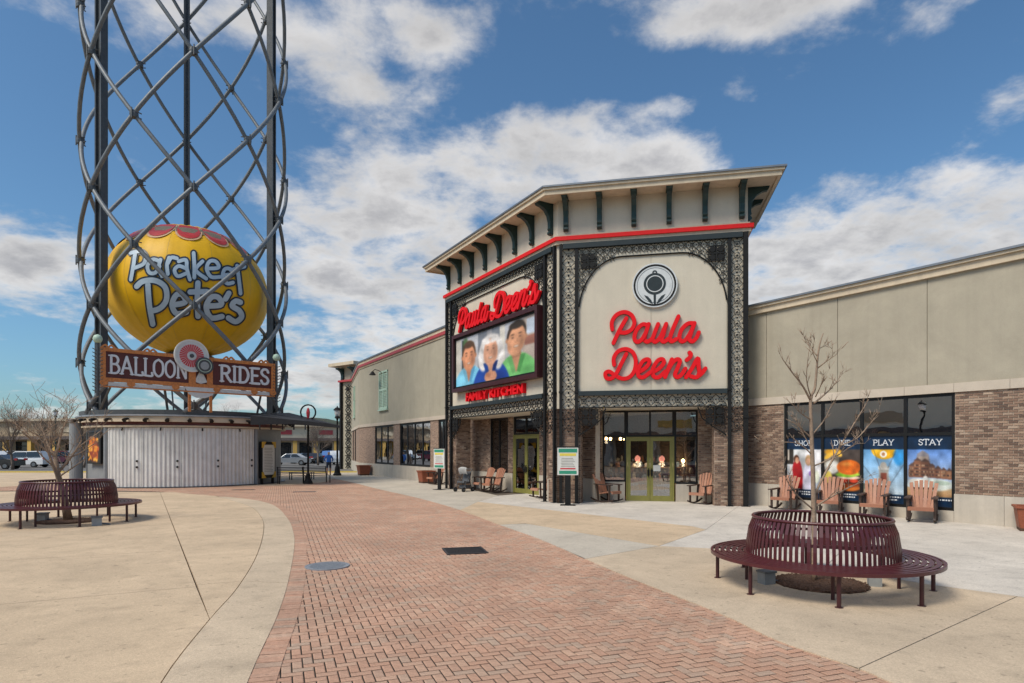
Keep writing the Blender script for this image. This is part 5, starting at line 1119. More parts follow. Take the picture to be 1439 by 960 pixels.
b = MB(); cc = Vector((pb.x, pb.y, 4.0)); b.tube([cc + Vector((.42 * math.cos(i * math.pi / 8), 0, .42 * math.sin(i * math.pi / 8))) for i in range(17)], .045, 6); b.build('ornament_ring', 'black_iron', cp)
MB().lathe([(.05, -.40), (.09, -.2), (.11, 0), (.07, .18), (.02, .26)], 8, cc).build('ornament', 'sign_red', cp)
MB().tube([cc + Vector((-.5, 0, -.25)), cc + Vector((-1.1, -.1, -.5))], .05, 6).build('brace', 'black_iron', cp)
for i in range(5): MB().bar(at(365 + i * 16, 590 + i, 32.6), at(365 + i * 16, 604, 32.6), .06, .06).build('fringe', 'canopy_black', cp)
# framed notice cabinet beside the doors
ph = f1_ + .17; c = cyl(RW + .06, ph, 0); FK = Fr(tuple(cyl(RW + .10, f1_ + .06, 0)[:2]), tuple(cyl(RW + .10, f1_ + .29, 0)[:2]))
t = thing('notice_cabinet', 'black notice cabinet with yellow corner plates beside the corrugated doors', 'notice board', FK(FK.L / 2, 0, 0)); kw = FK.L
MB().fbox(FK, 0, kw, .0, .16, .35, 2.35).build('case', 'window_black', t); MB().prism([(.16, .52), (kw - .16, .52), (kw - .08, .75), (kw - .08, 1.95), (kw - .16, 2.18), (.16, 2.18), (.08, 1.95), (.08, .75)], lambda p: FK(p[0], .158, p[1]), lambda p: FK(p[0], .175, p[1])).build('notice', 'paper', t)
for s, z, sx, sz in ((0, .35, 1, 1), (kw, .35, -1, 1), (0, 2.35, 1, -1), (kw, 2.35, -1, -1)): MB().prism([(s, z), (s + sx * .34, z), (s + sx * .2, z + sz * .16), (s + sx * .1, z + sz * .34), (s, z + sz * .34)], lambda p: FK(p[0], .162, p[1]), lambda p: FK(p[0], .20, p[1])).build('corner_plate', 'sign_gold', t)
b = MB(); 
for i in range(16): b.fbox(FK, .2, kw - .22 - .12 * rnd.random(), .1755, .178, .70 + i * .085, .73 + i * .085)
b.build('print', 'print_grey', t)
for s in (.12, kw - .12): MB().fbox(FK, s - .06, s + .06, .02, .12, 0, .348).build('leg', 'window_black', t)

# ------------------------------------------------------------------ circular benches with trees
bc = Vector((4.43, 8.9, 0)); GB = 'circular benches round the plaza trees'
be = thing('circular_bench', 'maroon slatted metal ring bench round the slender bare tree beside the walk', 'bench', bc, 0, GB)
for r0, r1 in ((1.465, 1.5), (1.385, 1.44), (1.305, 1.36), (1.225, 1.28), (1.145, 1.20), (1.065, 1.12), (.99, 1.04)): MB().ring(r0, r1, .432 if r1 < 1.5 else .405, .45, 96).build('seat_ring', 'maroon', be, local=True)
for i in range(24):
    a = i * math.pi / 12; c_, s_ = math.cos(a), math.sin(a); MB().bar((.98 * c_, .98 * s_, .42), (1.47 * c_, 1.47 * s_, .42), .035, .02).build('seat_rib', 'maroon', be, local=True)
b = MB(); pr = [(1.0, .40), (.995, .60), (.965, .80), (.905, .955)]; w2 = .021
for r_, z in pr: b.v += [(r_ - .012, -w2, z), (r_ - .012, w2, z), (r_, w2, z), (r_, -w2, z)]
for i in range(3):
    for j in range(4): b.f.append((4 * i + j, 4 * i + (j + 1) % 4, 4 * i + 4 + (j + 1) % 4, 4 * i + 4 + j))
b.f += [(3, 2, 1, 0), (12, 13, 14, 15)]; sl = b.build('back_slat', 'maroon', be, local=True); NS = 84
for i in range(1, NS):
    o = sl.copy(); col.objects.link(o); o.rotation_euler = (0, 0, 2 * math.pi * i / NS)
def torus(r_, z, t, n=72): return MB().tube([(r_ * math.cos(i * 2 * math.pi / n), r_ * math.sin(i * 2 * math.pi / n), z) for i in range(n + 1)], t, 6, cap=False)
torus(.90, .965, .024).build('top_rail', 'maroon', be, local=True, smooth_=True); MB().ring(.955, .975, .66, .70, 72).build('back_band', 'maroon_dark', be, local=True); MB().ring(.96, .985, .39, .43, 72).build('inner_rail', 'maroon_dark', be, local=True)
for i in range(8):
    a = R(-108 + i * 45); c_, s_ = math.cos(a), math.sin(a); b = MB().tube([(1.40 * c_, 1.40 * s_, 0.006), (1.40 * c_, 1.40 * s_, .42)], .027, 8); b.lathe([(.05, .008), (.05, .016)], 10, (1.40 * c_, 1.40 * s_, 0)); b.build('leg', 'maroon_dark', be, local=True)
    if i % 2 == 0: MB().tube([(.99 * c_, .99 * s_, .006), (.99 * c_, .99 * s_, .40)], .024, 8).build('leg', 'maroon_dark', be, local=True)
lbc = gp(96, 733.5); lbc = Vector((lbc.x, lbc.y, 0))
dup(be, lbc, R(17), 'maroon slatted metal ring bench round the leaning bare tree on the tan plaza', GB, scale=1.13)
def mulch_bed(c, r_, label, seed):
    g = random.Random(seed); t = thing('mulch_bed', label, 'mulch', c)
    b = MB().lathe([(r_, .005), (r_ * .97, .03), (r_ * .6, .055), (.05, .07)], 40); b.build('soil', 'mulch', t, local=True); b = MB()
    for _ in range(1300):
        a = g.uniform(0, 6.28); q = r_ * math.sqrt(g.random()) * .99; h = .03 + .04 * (1 - q / r_); p = Vector((q * math.cos(a), q * math.sin(a), h)); e = g.uniform(0, 3.14); ln = g.uniform(.02, .05); v = Vector((math.cos(e) * ln, math.sin(e) * ln, g.uniform(-.008, .014)))
        b.bar(p - v, p + v, g.uniform(.012, .022), .008)
    b.build('bark_chips', 'mulch', t, local=True, kind='stuff'); return t
mulch_bed(bc, .62, 'dark bark mulch bed under the slender tree beside the walk', 1); mulch_bed(lbc, .72, 'dark bark mulch bed under the leaning tree on the tan plaza', 2)
def ubox(p, rz, label, s=1.0):
    t = thing('utility_box', label, 'utility box', p, rz, 'grey boxes under the benches', s); MB().box(-.09, .09, -.08, .08, 0.01, .17).build('case', 'utility_grey', t, local=True); MB().box(-.105, .105, -.095, .095, .172, .20).build('lid', 'galv', t, local=True); MB().tube([(.09, 0, .05), (.2, .02, .03), (.24, .02, .012)], .018, 6).build('conduit', 'galv', t, local=True)
ubox(gp(1077, 821), .3, 'grey lidded box at the street side of the slender tree bench'); ubox(gp(1229, 824), 1.2, 'grey lidded box at the wall side of the slender tree bench')
ubox(gp(60, 733), .2, 'grey lidded box under the plaza bench away from the kiosk', 1.2); ubox(gp(136, 739), .6, 'grey lidded box under the plaza bench towards the kiosk', 1.2)
# trees
def traced_tree(base, polys, Yd, label, seed, trunk_r):
    g = random.Random(seed); t = thing('young_tree', label, 'tree', base); b = MB(); cr = MB()
    def P(x, y, off): q = at(1050 + x / 2.665, 400 + y / 2.665, Yd + off); return q
    for k, (pts, r0, r1) in enumerate(polys):
        o1 = 0 if k == 0 else g.uniform(-.45, .45); n = len(pts); V = [P(x, y, o1 * i / max(1, n - 1)) for i, (x, y) in enumerate(pts)]
        if k == 0: V[0].z = .03
        V = smooth3([v[:] for v in V], 4); m = len(V); rr = [r0 + (r1 - r0) * i / (m - 1) for i in range(m)]
        (b if k == 0 else cr).tube(V, rr, 7)
        if k:
            for i in range(3, m):
                if g.random() < .95:
                    tdir = (V[i] - V[i - 1]).normalized(); sd_ = Vector((g.uniform(-1, 1), g.uniform(-1, 1), g.uniform(.2, 1))).normalized(); ln = g.uniform(.06, .26); e = V[i] + (tdir + sd_ * .9).normalized() * ln
                    cr.tube([V[i], (V[i] + e) / 2 + Vector((0, 0, .01)), e], [rr[i] * .6, rr[i] * .45, .0028], 5)
                    for _ in range(2): e2 = (V[i] + e) / 2; cr.tube([e2, e2 + (e - V[i]).normalized() * .05 + Vector((g.uniform(-.06, .06), g.uniform(-.06, .06), g.uniform(.0, .07)))], [.0035, .002], 4)
    b.build('trunk', 'bark', t, smooth_=True); cr.build('crown', 'bark', t, smooth_=True); return t
tp = [([(252, 900), (250, 880), (246, 700), (241, 560), (238, 430), (254, 385), (264, 270), (274, 215), (285, 182)], .040, .005),
 ([(238, 435), (205, 375), (165, 325), (128, 272)], .017, .004), ([(263, 268), (236, 236), (217, 205)], .009, .003), ([(265, 312), (300, 285), (335, 262)], .010, .003), ([(250, 445), (300, 402), (325, 375), (357, 332)], .015, .004),
 ([(241, 565), (290, 505), (315, 450)], .013, .004), ([(241, 575), (205, 542), (170, 512)], .012, .003), ([(238, 505), (202, 482), (170, 448)], .012, .003), ([(250, 835), (320, 792), (380, 762), (432, 735)], .014, .004), ([(247, 842), (190, 792), (155, 745), (136, 700)], .014, .004),
 ([(250, 790), (300, 692), (350, 602), (376, 560), (430, 472), (455, 430)], .018, .004), ([(350, 602), (410, 576), (460, 522), (490, 482)], .011, .003), ([(248, 680), (330, 645), (400, 600), (440, 595)], .011, .003), ([(238, 420), (222, 350), (232, 240)], .010, .003), ([(256, 420), (275, 380), (290, 345)], .009, .003), ([(245, 640), (200, 600), (140, 590), (60, 600)], .010, .003), ([(244, 620), (210, 560), (190, 520)], .009, .003), ([(270, 240), (290, 230), (305, 235)], .006, .003), ([(262, 290), (245, 250), (252, 210)], .007, .003)]
traced_tree((bc.x - .08, bc.y, 0), tp, 8.9, 'slender bare young tree growing through the bench beside the walk', 3, .05)
def bare_tree(loc, h, seed, label, r0=.12, spread=.55, m='bark', levels=4, trunk=.3, group=None, lean=(0, 0), sparse=False):
    g = random.Random(seed); t = thing('bare_tree', label, 'tree', loc, 0, group); tr = MB(); cr = MB()
    def grow(p, d, ln, r_, lev):
        n = 4; pts = [p]; q = p.copy(); dd = d.copy()
        for i in range(n):
            dd = (dd + Vector((g.uniform(-1, 1), g.uniform(-1, 1), g.uniform(-.2, .5))) * .16).normalized(); q = q + dd * ln / n; pts.append(q.copy())
        (tr if lev == 0 else cr).tube(pts, [max(.004, r_ * (1 - .55 * i / n)) for i in range(n + 1)], 7 if lev < 2 else 4)
        if lev >= levels: return
        for i in range(1 if lev else 2, n + 1):
            for _ in range((1 if i < n or lev else 3) if sparse else (2 if (lev < 2 or i == n) else g.choice((1, 1, 2)))):
                ax = Vector((g.uniform(-1, 1), g.uniform(-1, 1), g.uniform(.0, .7))).normalized(); nd = (dd * (1 - spread) + ax * spread).normalized(); grow(pts[i], nd, ln * g.uniform(.5, .78), r_ * (1 - .5 * i / n) * .58, lev + 1)
    grow(Vector((0, 0, 0.02)), Vector((lean[0], lean[1], 1)).normalized(), h * trunk, r0, 0)
    tr.build('trunk', m, t, local=True, smooth_=True); cr.build('crown', m, t, local=True); return t
bare_tree(lbc + Vector((.0, 0, .0)), 4.4, 31, 'leaning bare branching tree growing through the bench on the tan plaza', .115, .60, levels=4, trunk=.40, lean=(.05, 0), sparse=True)
TG = 'bare trees beyond the plaza'
for px, Yd, h, sd_, lb_ in ((18, 58, 9, 21, 'bare brown tree standing before the white minivan'), (58, 72, 10, 22, 'bare brown tree behind the parked red car'), (118, 64, 8, 23, 'bare tree close behind the grey column'), (255, 60, 9, 24, 'bare tree showing under the long brown sign'), (447, 74, 9, 25, 'bare tree before the shop with red lettering'), (160, 70, 9, 26, 'bare tree rising behind the kiosk roof'), (330, 66, 9, 27, 'bare tree behind the kiosk near the dark canopy')):
    p = at(px, 640, Yd); bare_tree((p.x, p.y, -.01), h, sd_, lb_, .14, .5, 'bark_dark', 4, .30, TG)

# ------------------------------------------------------------------ rocking chairs
GR = 'orange slatted rocking chairs outside the shops'
def rocking_chair(loc, rz, label, tint='chair_orange'):
    t = thing('rocking_chair', label, 'rocking chair', loc, rz, GR)      # front is -Y
    for sx in (-1, 1):
        x = sx * .30
        b = MB(); pts = [(x, -.48 + i * .098, .045 + .000 + .42 * (i / 10 - .45) ** 2) for i in range(11)]
        for p, q in zip(pts[:-1], pts[1:]): b.bar(p, q, .05, .045)
        b.build('rocker', 'chair_brown', t, local=True)
        MB().bar((x, -.30, .06), (x, -.32, .64), .055, .055).build('leg', 'chair_brown', t, local=True); MB().bar((x, .16, .07), (x, .24, .66), .055, .055).build('leg', 'chair_brown', t, local=True)
        b = MB(); b.hexa([(x - .075, -.42, .64), (x + .075, -.42, .64), (x + .05, .36, .66), (x - .05, .36, .66), (x - .075, -.42, .67), (x + .075, -.42, .67), (x + .05, .36, .69), (x - .05, .36, .69)]); b.build('arm', 'chair_brown', t, local=True)
    for i in range(5):
        y = -.36 + i * .115; z = .42 - .02 * i + (.0 if i else -.012); MB().bar((-.285, y, z), (.285, y, z), .10, .028).build('seat_slat', tint, t, local=True)
    MB().bar((-.29, -.42, .37), (.29, -.42, .37), .03, .085).build('apron', tint, t, local=True)
    for i in range(6):
        u = (i - 2.5) / 2.5; h = 1.10 - .07 * u * u; MB().bar((u * .20, .16, .36), (u * .29, .42, h), .082, .022, up=(0, 1, .4)).build('back_slat', tint, t, local=True)
    for z, y in ((.55, .255), (.88, .365)): MB().bar((-.30, y + .012, z), (.30, y + .012, z), .03, .06).build('back_rail', 'chair_brown', t, local=True)
    return t
def face(dx, dy): return math.atan2(dx, -dy)      # rotation that points local -Y along (dx, dy)
def wallspot(F, px, d): return F(F.px(px, d=d), d, 0)
def chair_copy(F, px, d, dx, dy, lab): p = wallspot(F, px, d); return dup(c1, (p.x, p.y, 0), face(dx, dy), lab, GR)
p = wallspot(FW, 1296, .62); c1 = rocking_chair((p.x, p.y, 0), face(-.62, -.78), 'orange slatted rocking chair before the resort poster')
chair_copy(FW, 1229, .62, -.66, -.75, 'orange slatted rocking chair before the balloon tower poster'); chair_copy(FW, 1166, .60, -.58, -.81, 'orange slatted rocking chair before the burger poster'); chair_copy(FW, 1103, .62, -.7, -.7, 'orange slatted rocking chair before the shopping people poster')
chair_copy(FF, 853, REC + .75, .72, -.69, 'orange slatted rocking chair at the olive glass doors, beside the corner pier'); chair_copy(FF, 987, REC + .75, -.72, -.69, 'orange slatted rocking chair at the olive glass doors, on the poster wall side')
chair_copy(FL, 680, REC + .85, -.85, -.53, 'orange slatted rocking chair beside the stroller, first of two'); chair_copy(FL, 694, REC + .85, -.82, -.57, 'orange slatted rocking chair between the pair partner and the side door'); chair_copy(FL, 764, REC + .75, -.9, -.45, 'orange slatted rocking chair between the side door and the corner posts'); chair_copy(FG, 613, .75, -.8, -.6, 'orange slatted rocking chair behind the small sign stand')
# planters
def planter(p, s, label, rz=.5):
    t = thing('planter', label, 'planter', p, rz, 'reddish wood planter boxes', s)
    n = 5
    for k in range(4):
        a = k * math.pi / 2; Rm = Matrix.Rotation(a, 4, 'Z')
        for i in range(n):
            u0, u1 = -1 + 2 * i / n + .012, -1 + 2 * (i + 1) / n - .012; b = MB()
            P = [(u0 * .26, -.27, .0), (u1 * .26, -.27, .0), (u1 * .26, -.24, .0), (u0 * .26, -.24, .0), (u0 * .33, -.34, .55), (u1 * .33, -.34, .55), (u1 * .33, -.31, .55), (u0 * .33, -.31, .55)]
            b.hexa([tuple(Rm @ Vector(q)) for q in P]); b.build('plank', 'planter_wood', t, local=True)
        b = MB(); P = [(-.37, -.37, .552), (.37, -.37, .552), (.30, -.30, .552), (-.30, -.30, .552), (-.37, -.37, .60), (.37, -.37, .60), (.30, -.30, .60), (-.30, -.30, .60)]
        b.hexa([tuple(Rm @ Vector(q)) for q in P]); b.build('rim', 'planter_wood', t, local=True)
    MB().box(-.28, .28, -.28, .28, .02, .50).build('soil', 'mulch', t, local=True); return t
planter(wallspot(FW, 1452, .42), 1.0, 'reddish wooden planter box against the brick wall past the posters', R(57)); planter(wallspot(FG, 511, .6), 1.25, 'reddish wooden planter box at the far corner of the long wing'); planter(wallspot(FG, 599, .6), 1.2, 'reddish wooden planter box by the long wing near the sign stand')
# sign stands
def sign_stand(p, rz, label, s=1.0):
    t = thing('sign_stand', label, 'sign', p, rz, 'green and yellow notice stands', s); MB().box(-.26, .26, -.2, .2, .0, .03).build('foot', 'black_iron', t, local=True); MB().box(-.10, .10, -.03, .03, .03, 1.05).build('post', 'black_iron', t, local=True)
    MB().box(-.36, .36, -.03, .02, 1.05, 2.0).build('board', 'paper', t, local=True); F = Fr((-.36, -.03), (.36, -.03)); 
    for nm, q, m in (('header_stripe', (.04, .68, .78, .91), 'sign_green'), ('yellow_stripe', (.08, .64, .66, .75), 'sign_yellow'), ('footer_stripe', (.06, .66, .04, .15), 'sign_green'), ('red_line', (.10, .62, .20, .245), 'sign_red')): MB().fbox(F, q[0], q[1], 0, .004, 1.05 + q[2], 1.05 + q[3]).build(nm, m, t, local=True)
    b = MB()
    for i in range(6): b.fbox(F, .12 + .02 * (i % 2), .60 - .03 * (i % 3), 0, .003, 1.34 + i * .055, 1.36 + i * .055)
    b.build('print', 'print_grey', t, local=True); MB().box(-.37, .37, -.04, .03, 2.002, 2.04).build('cap', 'black_iron', t, local=True); return t
sp_ = gp(798, 710.5); sign_stand((sp_.x, sp_.y, 0), face(-.1, -1), 'white notice stand with green and yellow bands before the corner posts')
sp_ = gp(617.5, 688.5); sign_stand((sp_.x, sp_.y, 0), face(-.62, -.78), 'narrow white notice stand with green band at the far tower posts', .98)
# stroller
p = wallspot(FL, 652, .30); t = thing('stroller', 'grey baby stroller with pale hood parked beside the brick pier', 'stroller', p, R(-35))
for x, y in ((-.24, -.32), (.24, -.32), (-.26, .3), (.26, .3)):
    b = MB(); b.tube([(x - .03, y, .11), (x + .03, y, .11)], .11, 14); w_o = b.build('wheel', 'tyre', t, local=True); MB().tube([(x - .034, y, .11), (x + .034, y, .11)], .05, 10).build('hub', 'galv', w_o, local=True)
b = MB()
for x in (-.24, .24): b.tube([(x, -.32, .12), (x, -.1, .5), (x, .30, 1.02)], .016, 6); b.tube([(x, .3, .12), (x, .08, .55), (x, -.1, .72)], .016, 6)
b.tube([(-.24, .30, 1.02), (.24, .30, 1.02)], .02, 6); b.build('frame', 'galv_dark', t, local=True)
MB().hexa([(-.21, -.25, .42), (.21, -.25, .42), (.21, .12, .36), (-.21, .12, .36), (-.21, -.25, .50), (.21, -.25, .50), (.21, .12, .46), (-.21, .12, .46)]).build('seat', 'fabric_grey', t, local=True); MB().hexa([(-.21, .10, .40), (.21, .10, .40), (.21, .17, .40), (-.21, .17, .40), (-.21, .22, .92), (.21, .22, .92), (.21, .28, .92), (-.21, .28, .92)]).build('backrest', 'fabric_grey', t, local=True)
b = MB(); n = 8
for i in range(n + 1):
    a = math.pi * .05 + math.pi * .6 * i / n; y, z = .22 - .34 * math.cos(a * .9 - .9), .72 + .36 * math.sin(a); b.v += [(-.23, y, z), (-.12, y, z + .05), (.12, y, z + .05), (.23, y, z)]
for i in range(n):
    for j in range(3): b.f.append((4 * i + j, 4 * i + j + 1, 4 * i + 5 + j, 4 * i + 4 + j))
b.build('hood', 'fabric_light', t, local=True); MB().box(-.2, .2, -.1, .25, .16, .3).build('basket', 'fabric_grey', t, local=True)

# ------------------------------------------------------------------ benches and tables by the canopy
def metal_bench(p, rz, label, back=True):
    t = thing('metal_bench', label, 'bench', p, rz, 'dark metal seats by the canopy')
    for i in range(6): MB().box(-.75, .75, -.24 + i * .08, -.19 + i * .08, .44, .46).build('seat_slat', 'galv_dark', t, local=True)
    for x in (-.7, .7):
        for y in (-.22, .22): MB().bar((x, y, 0.01), (x, y, .44), .045, .045).build('leg', 'black_iron', t, local=True)
        if back: MB().bar((x, .24, .44), (x, .32, .95), .045, .04).build('back_post', 'black_iron', t, local=True)
    if back:
        for i in range(5): MB().bar((-.75, .26 + i * .013, .55 + i * .09), (.75, .26 + i * .013, .55 + i * .09), .05, .015, up=(0, 1, 0)).build('back_slat', 'galv_dark', t, local=True)
    return t
for i, (px, py, rz, lab, bk) in enumerate(((410, 680, .2, 'dark metal slatted bench against the notice cabinet', True), (445, 679, .4, 'dark metal slatted bench past the canopy post', True), (424, 674, .3, 'dark metal backless seat between the two slatted benches', False))):
    p = gp(px, py); metal_bench((p.x, p.y, 0), R(20) + rz, lab, bk)
# lamp posts
def lamp_post(p, h, label, m='black_iron'):
    t = thing('lamp_post', label, 'street lamp', p, 0, 'lamp posts round the plaza'); MB().lathe([(.30, 0), (.30, .12), (.22, .2), (.17, .6), (.11, .75), (.075, .9), (.06, h - 1.0), (.09, h - .95), (.05, h - .9)], 14).build('pole', m, t, local=True)
    MB().lathe([(.10, h - .9), (.20, h - .82), (.16, h - .72), (.12, h - .7)], 12).build('lamp_cup', m, t, local=True); MB().lathe([(.12, h - .7), (.19, h - .55), (.21, h - .35), (.20, h - .28)], 14).build('globe', 'frosted', t, local=True, smooth_=True); MB().lathe([(.30, h - .28), (.27, h - .22), (.12, h - .08), (.04, h - .05), (.05, h), (.0, h + .06)], 14).build('lamp_hood', m, t, local=True); return t
p = gp(474, 668.5); lamp_post((p.x, p.y, 0), 5.05, 'black lamp post beside the far corner of the long wing'); p = at(78, 655, 66); lamp_post((p.x, p.y, 0), 6.2, 'dark green lamp post before the parked red car', 'lamp_green'); lamp_post((-13.5, 12.8, 0), 5.0, 'black lamp post mirrored in the poster windows'); 
# person walking away
p = gp(462, 668); t = thing('person', 'person in blue shirt and dark shorts walking away with arms bent', 'person', (p.x, p.y, 0), R(15))
me = bpy.data.meshes.new('body')
V = [(0, 0, .95), (0, 0, 1.15), (0, 0, 1.40), (0, 0, 1.50), (0, -.01, 1.60), (0, -.01, 1.74), (.20, 0, 1.42), (.30, .02, 1.16), (.24, .2, 1.02), (-.20, 0, 1.42), (-.30, -.02, 1.16), (-.24, .16, 1.0), (.10, 0, .88), (.11, .08, .48), (.11, -.06, .08), (.11, .08, .05), (-.10, 0, .88), (-.11, -.06, .50), (-.11, -.22, .14), (-.11, -.12, .07)]
Ed = [(0, 1), (1, 2), (2, 3), (3, 4), (4, 5), (2, 6), (6, 7), (7, 8), (2, 9), (9, 10), (10, 11), (0, 12), (12, 13), (13, 14), (14, 15), (0, 16), (16, 17), (17, 18), (18, 19)]
Rd = [.17, .16, .17, .07, .095, .10, .075, .055, .045, .075, .055, .045, .11, .075, .05, .045, .11, .075, .05, .045]
me.from_pydata(V, Ed, []); o = bpy.data.objects.new('body', me); col.objects.link(o); o.parent = t; sk = o.modifiers.new('s', 'SKIN')
for i, r_ in enumerate(Rd): me.skin_vertices[0].data[i].radius = (r_, r_ * (.75 if i < 3 else 1))
me.skin_vertices[0].data[0].use_root = True; o.modifiers.new('d', 'SUBSURF').levels = 2
pm = bpy.data.materials.new('person'); pm.use_nodes = True; tt = pm.node_tree; co = tt.nodes.new('ShaderNodeTexCoord'); sx_ = tt.nodes.new('ShaderNodeSeparateXYZ'); tt.links.new(co.outputs['Object'], sx_.inputs[0]); mr_ = tt.nodes.new('ShaderNodeMath'); mr_.operation = 'DIVIDE'; mr_.inputs[1].default_value = 2; tt.links.new(sx_.outputs[2], mr_.inputs[0]); cr = tt.nodes.new('ShaderNodeValToRGB'); cr.color_ramp.interpolation = 'CONSTANT'; e = cr.color_ramp.elements
for i, (q, c) in enumerate(((0, (.02, .02, .02)), (.05, (.42, .25, .17)), (.27, (.02, .03, .06)), (.49, (.02, .12, .48)), (.755, (.42, .25, .17)), (.84, (.04, .025, .018)))):
    x = e[i] if i < 2 else e.new(q)
    x.position = q; x.color = (*c, 1)
tt.links.new(mr_.outputs[0], cr.inputs[0]); tt.links.new(cr.outputs[0], tt.nodes['Principled BSDF'].inputs['Base Color']); me.materials.append(pm)

# ------------------------------------------------------------------ parked cars
GC = 'cars in the lot beyond the plaza'
CARS = {'van': (4.9, 1.75, [(-2.4, .35), (-2.45, .8), (-2.3, 1.0), (-1.35, 1.15), (-.55, 1.7), (1.9, 1.75), (2.3, 1.1), (2.42, .9), (2.42, .35)], [(-1.2, 1.14), (-.55, 1.62), (1.85, 1.66), (2.15, 1.12)]),
        'suv': (4.6, 1.75, [(-2.25, .4), (-2.3, .9), (-1.1, 1.08), (-.5, 1.68), (1.8, 1.72), (2.2, 1.1), (2.28, .4)], [(-.98, 1.08), (-.48, 1.58), (1.75, 1.62), (2.05, 1.1)]),
        'sedan': (4.6, 1.45, [(-2.25, .35), (-2.3, .72), (-1.0, .92), (-.35, 1.40), (.9, 1.42), (1.6, 1.0), (2.25, .95), (2.28, .35)], [(-.85, .93), (-.33, 1.34), (.85, 1.36), (1.4, 1.0)])}
def car(px, Yd, rz, kind, m, label):
    q = at(px, 640, Yd); t = thing('parked_car', label, 'car', (q.x, q.y, -.012), rz, GC); Lc, hc, pf, gl = CARS[kind]; W = .88
    b = MB(); n = len(pf); rows = []
    for y, sx, sz in ((-W, .985, .96), (-W * .97, 1, 1), (W * .97, 1, 1), (W, .985, .96)): rows.append([(x * sx, y * (1 if z < 1.05 else .86), .35 + (z - .35) * sz) for x, z in pf])
    for r_ in rows: b.v += r_
    for k in range(3):
        for i in range(n): b.f.append((k * n + i, k * n + (i + 1) % n, (k + 1) * n + (i + 1) % n, (k + 1) * n + i))
    b.f.append(tuple(range(n))[::-1]); b.f.append(tuple(range(3 * n, 4 * n))); b.build('body', m, t, local=True)
    for sg in (-1, 1):
        mid = [(gl[0][0] + gl[3][0]) / 2, 0]; xm = (gl[1][0] + gl[2][0]) / 2
        for seg in ([gl[0], gl[1], (xm - .05, gl[1][1] + .01), (xm - .05, gl[0][1])], [(xm + .05, gl[3][1]), (xm + .05, gl[2][1]), gl[2], gl[3]]):
            MB().prism(seg, lambda p: (p[0], sg * (W * (1.0 if p[1] < 1.16 else .875) + (.0 if p[1] < 1.16 else 0)), p[1]), lambda p: (p[0], sg * (W * (1.0 if p[1] < 1.16 else .875) + .015), p[1])).build('side_window', 'car_glass', t, local=True)
        for x in (-1.45, 1.45):
            w_ = MB().tube([(x, sg * (W - .2), .33), (x, sg * (W + .015), .33)], .33, 18).build('wheel', 'tyre', t, local=True); MB().tube([(x, sg * (W - .1), .33), (x, sg * (W + .025), .33)], .19, 12).build('rim', 'galv', w_, local=True)
        MB().box(-2.44, -2.25, sg * .72 - .14, sg * .72 + .14, .68, .80).build('headlight', 'frosted', t, local=True); MB().box(2.22, 2.47, sg * .74 - .1, sg * .74 + .1, .85, 1.05).build('tail_light', 'car_red', t, local=True)
    MB().hexa([(gl[0][0] - .1, -.72, gl[0][1] + .02), (gl[0][0] - .1, .72, gl[0][1] + .02), (gl[0][0] + .1, .72, gl[0][1] + .02), (gl[0][0] + .1, -.72, gl[0][1] + .02), (gl[1][0] - .05, -.66, gl[1][1] - .02), (gl[1][0] - .05, .66, gl[1][1] - .02), (gl[1][0] + .1, .66, gl[1][1] - .03), (gl[1][0] + .1, -.66, gl[1][1] - .03)]).build('windscreen', 'car_glass', t, local=True)
    return t
car(36, 66, R(2), 'van', 'car_white', 'white minivan parked beside the bare brown tree'); car(-8, 60, R(8), 'sedan', 'car_black', 'black sedan parked in front of the white minivan'); car(70, 74, R(85), 'suv', 'car_red', 'red car parked end on behind the white minivan'); car(92, 84, R(80), 'suv', 'car_white', 'white car parked end on behind the red car'); car(10, 88, R(88), 'suv', 'car_silver', 'silver car parked end on in the row behind the minivan')
car(408, 74, R(6), 'sedan', 'car_silver', 'silver car parked behind the metal seats'); car(428, 84, R(30), 'sedan', 'car_black', 'dark sedan parked aslant behind the canopy post'); car(474, 78, R(92), 'van', 'car_white', 'white van parked end on behind the lamp post'); car(462, 90, R(88), 'suv', 'car_blue', 'blue car parked end on beside the white van'); car(440, 84, R(88), 'sedan', 'car_black', 'black sedan parked end on beyond the canopy')
# ------------------------------------------------------------------ far shops, opposite shops, hills
def shop_row(F, L0, h, label, wall_m, bays, sign_m, roof=True, name='shop_row', col_m='far_yellow', txt=None):
    t = thing(name, label, 'building', F(L0 / 2, 0, 0)); MB().fbox(F, 0, L0, -10, -1.2, 0, h).build('wall', wall_m, t); MB().fbox(F, -.3, L0 + .3, -10, .5, h, h + .35).build('cornice', 'cornice_cream', t)
    MB().fbox(F, -.1, L0 + .1, -1.2, .3, 3.4, 3.9).build('awning', 'far_roof', t); MB().fbox(F, 0, L0, -1.19, -.2, 3.902, h - .002).build('upper_wall', wall_m, t)
    bw_ = L0 / bays
    for i in range(bays + 1): MB().fbox(F, i * bw_ - .35, i * bw_ + .35, -.6, .1, 0, 3.4).build('column', col_m, t); MB().fbox(F, i * bw_ - .45, i * bw_ + .45, -.7, .2, 0, .5).build('column_base', 'stone', t)
    for i in range(bays):
        panes_grid(t, F, i * bw_ + .7, (i + 1) * bw_ - .7, .4, 3.1, -1.1, [i * bw_ + bw_ * k / 3 for k in (1, 2)], [2.4], fw=.12, glass='car_glass', name='window')
        if sign_m and i % 2 == 0: MB().fbox(F, i * bw_ + bw_ * .15, i * bw_ + bw_ * .85, -.2, -.08, 4.5, 5.3).build('sign_band', sign_m, t)
    return t
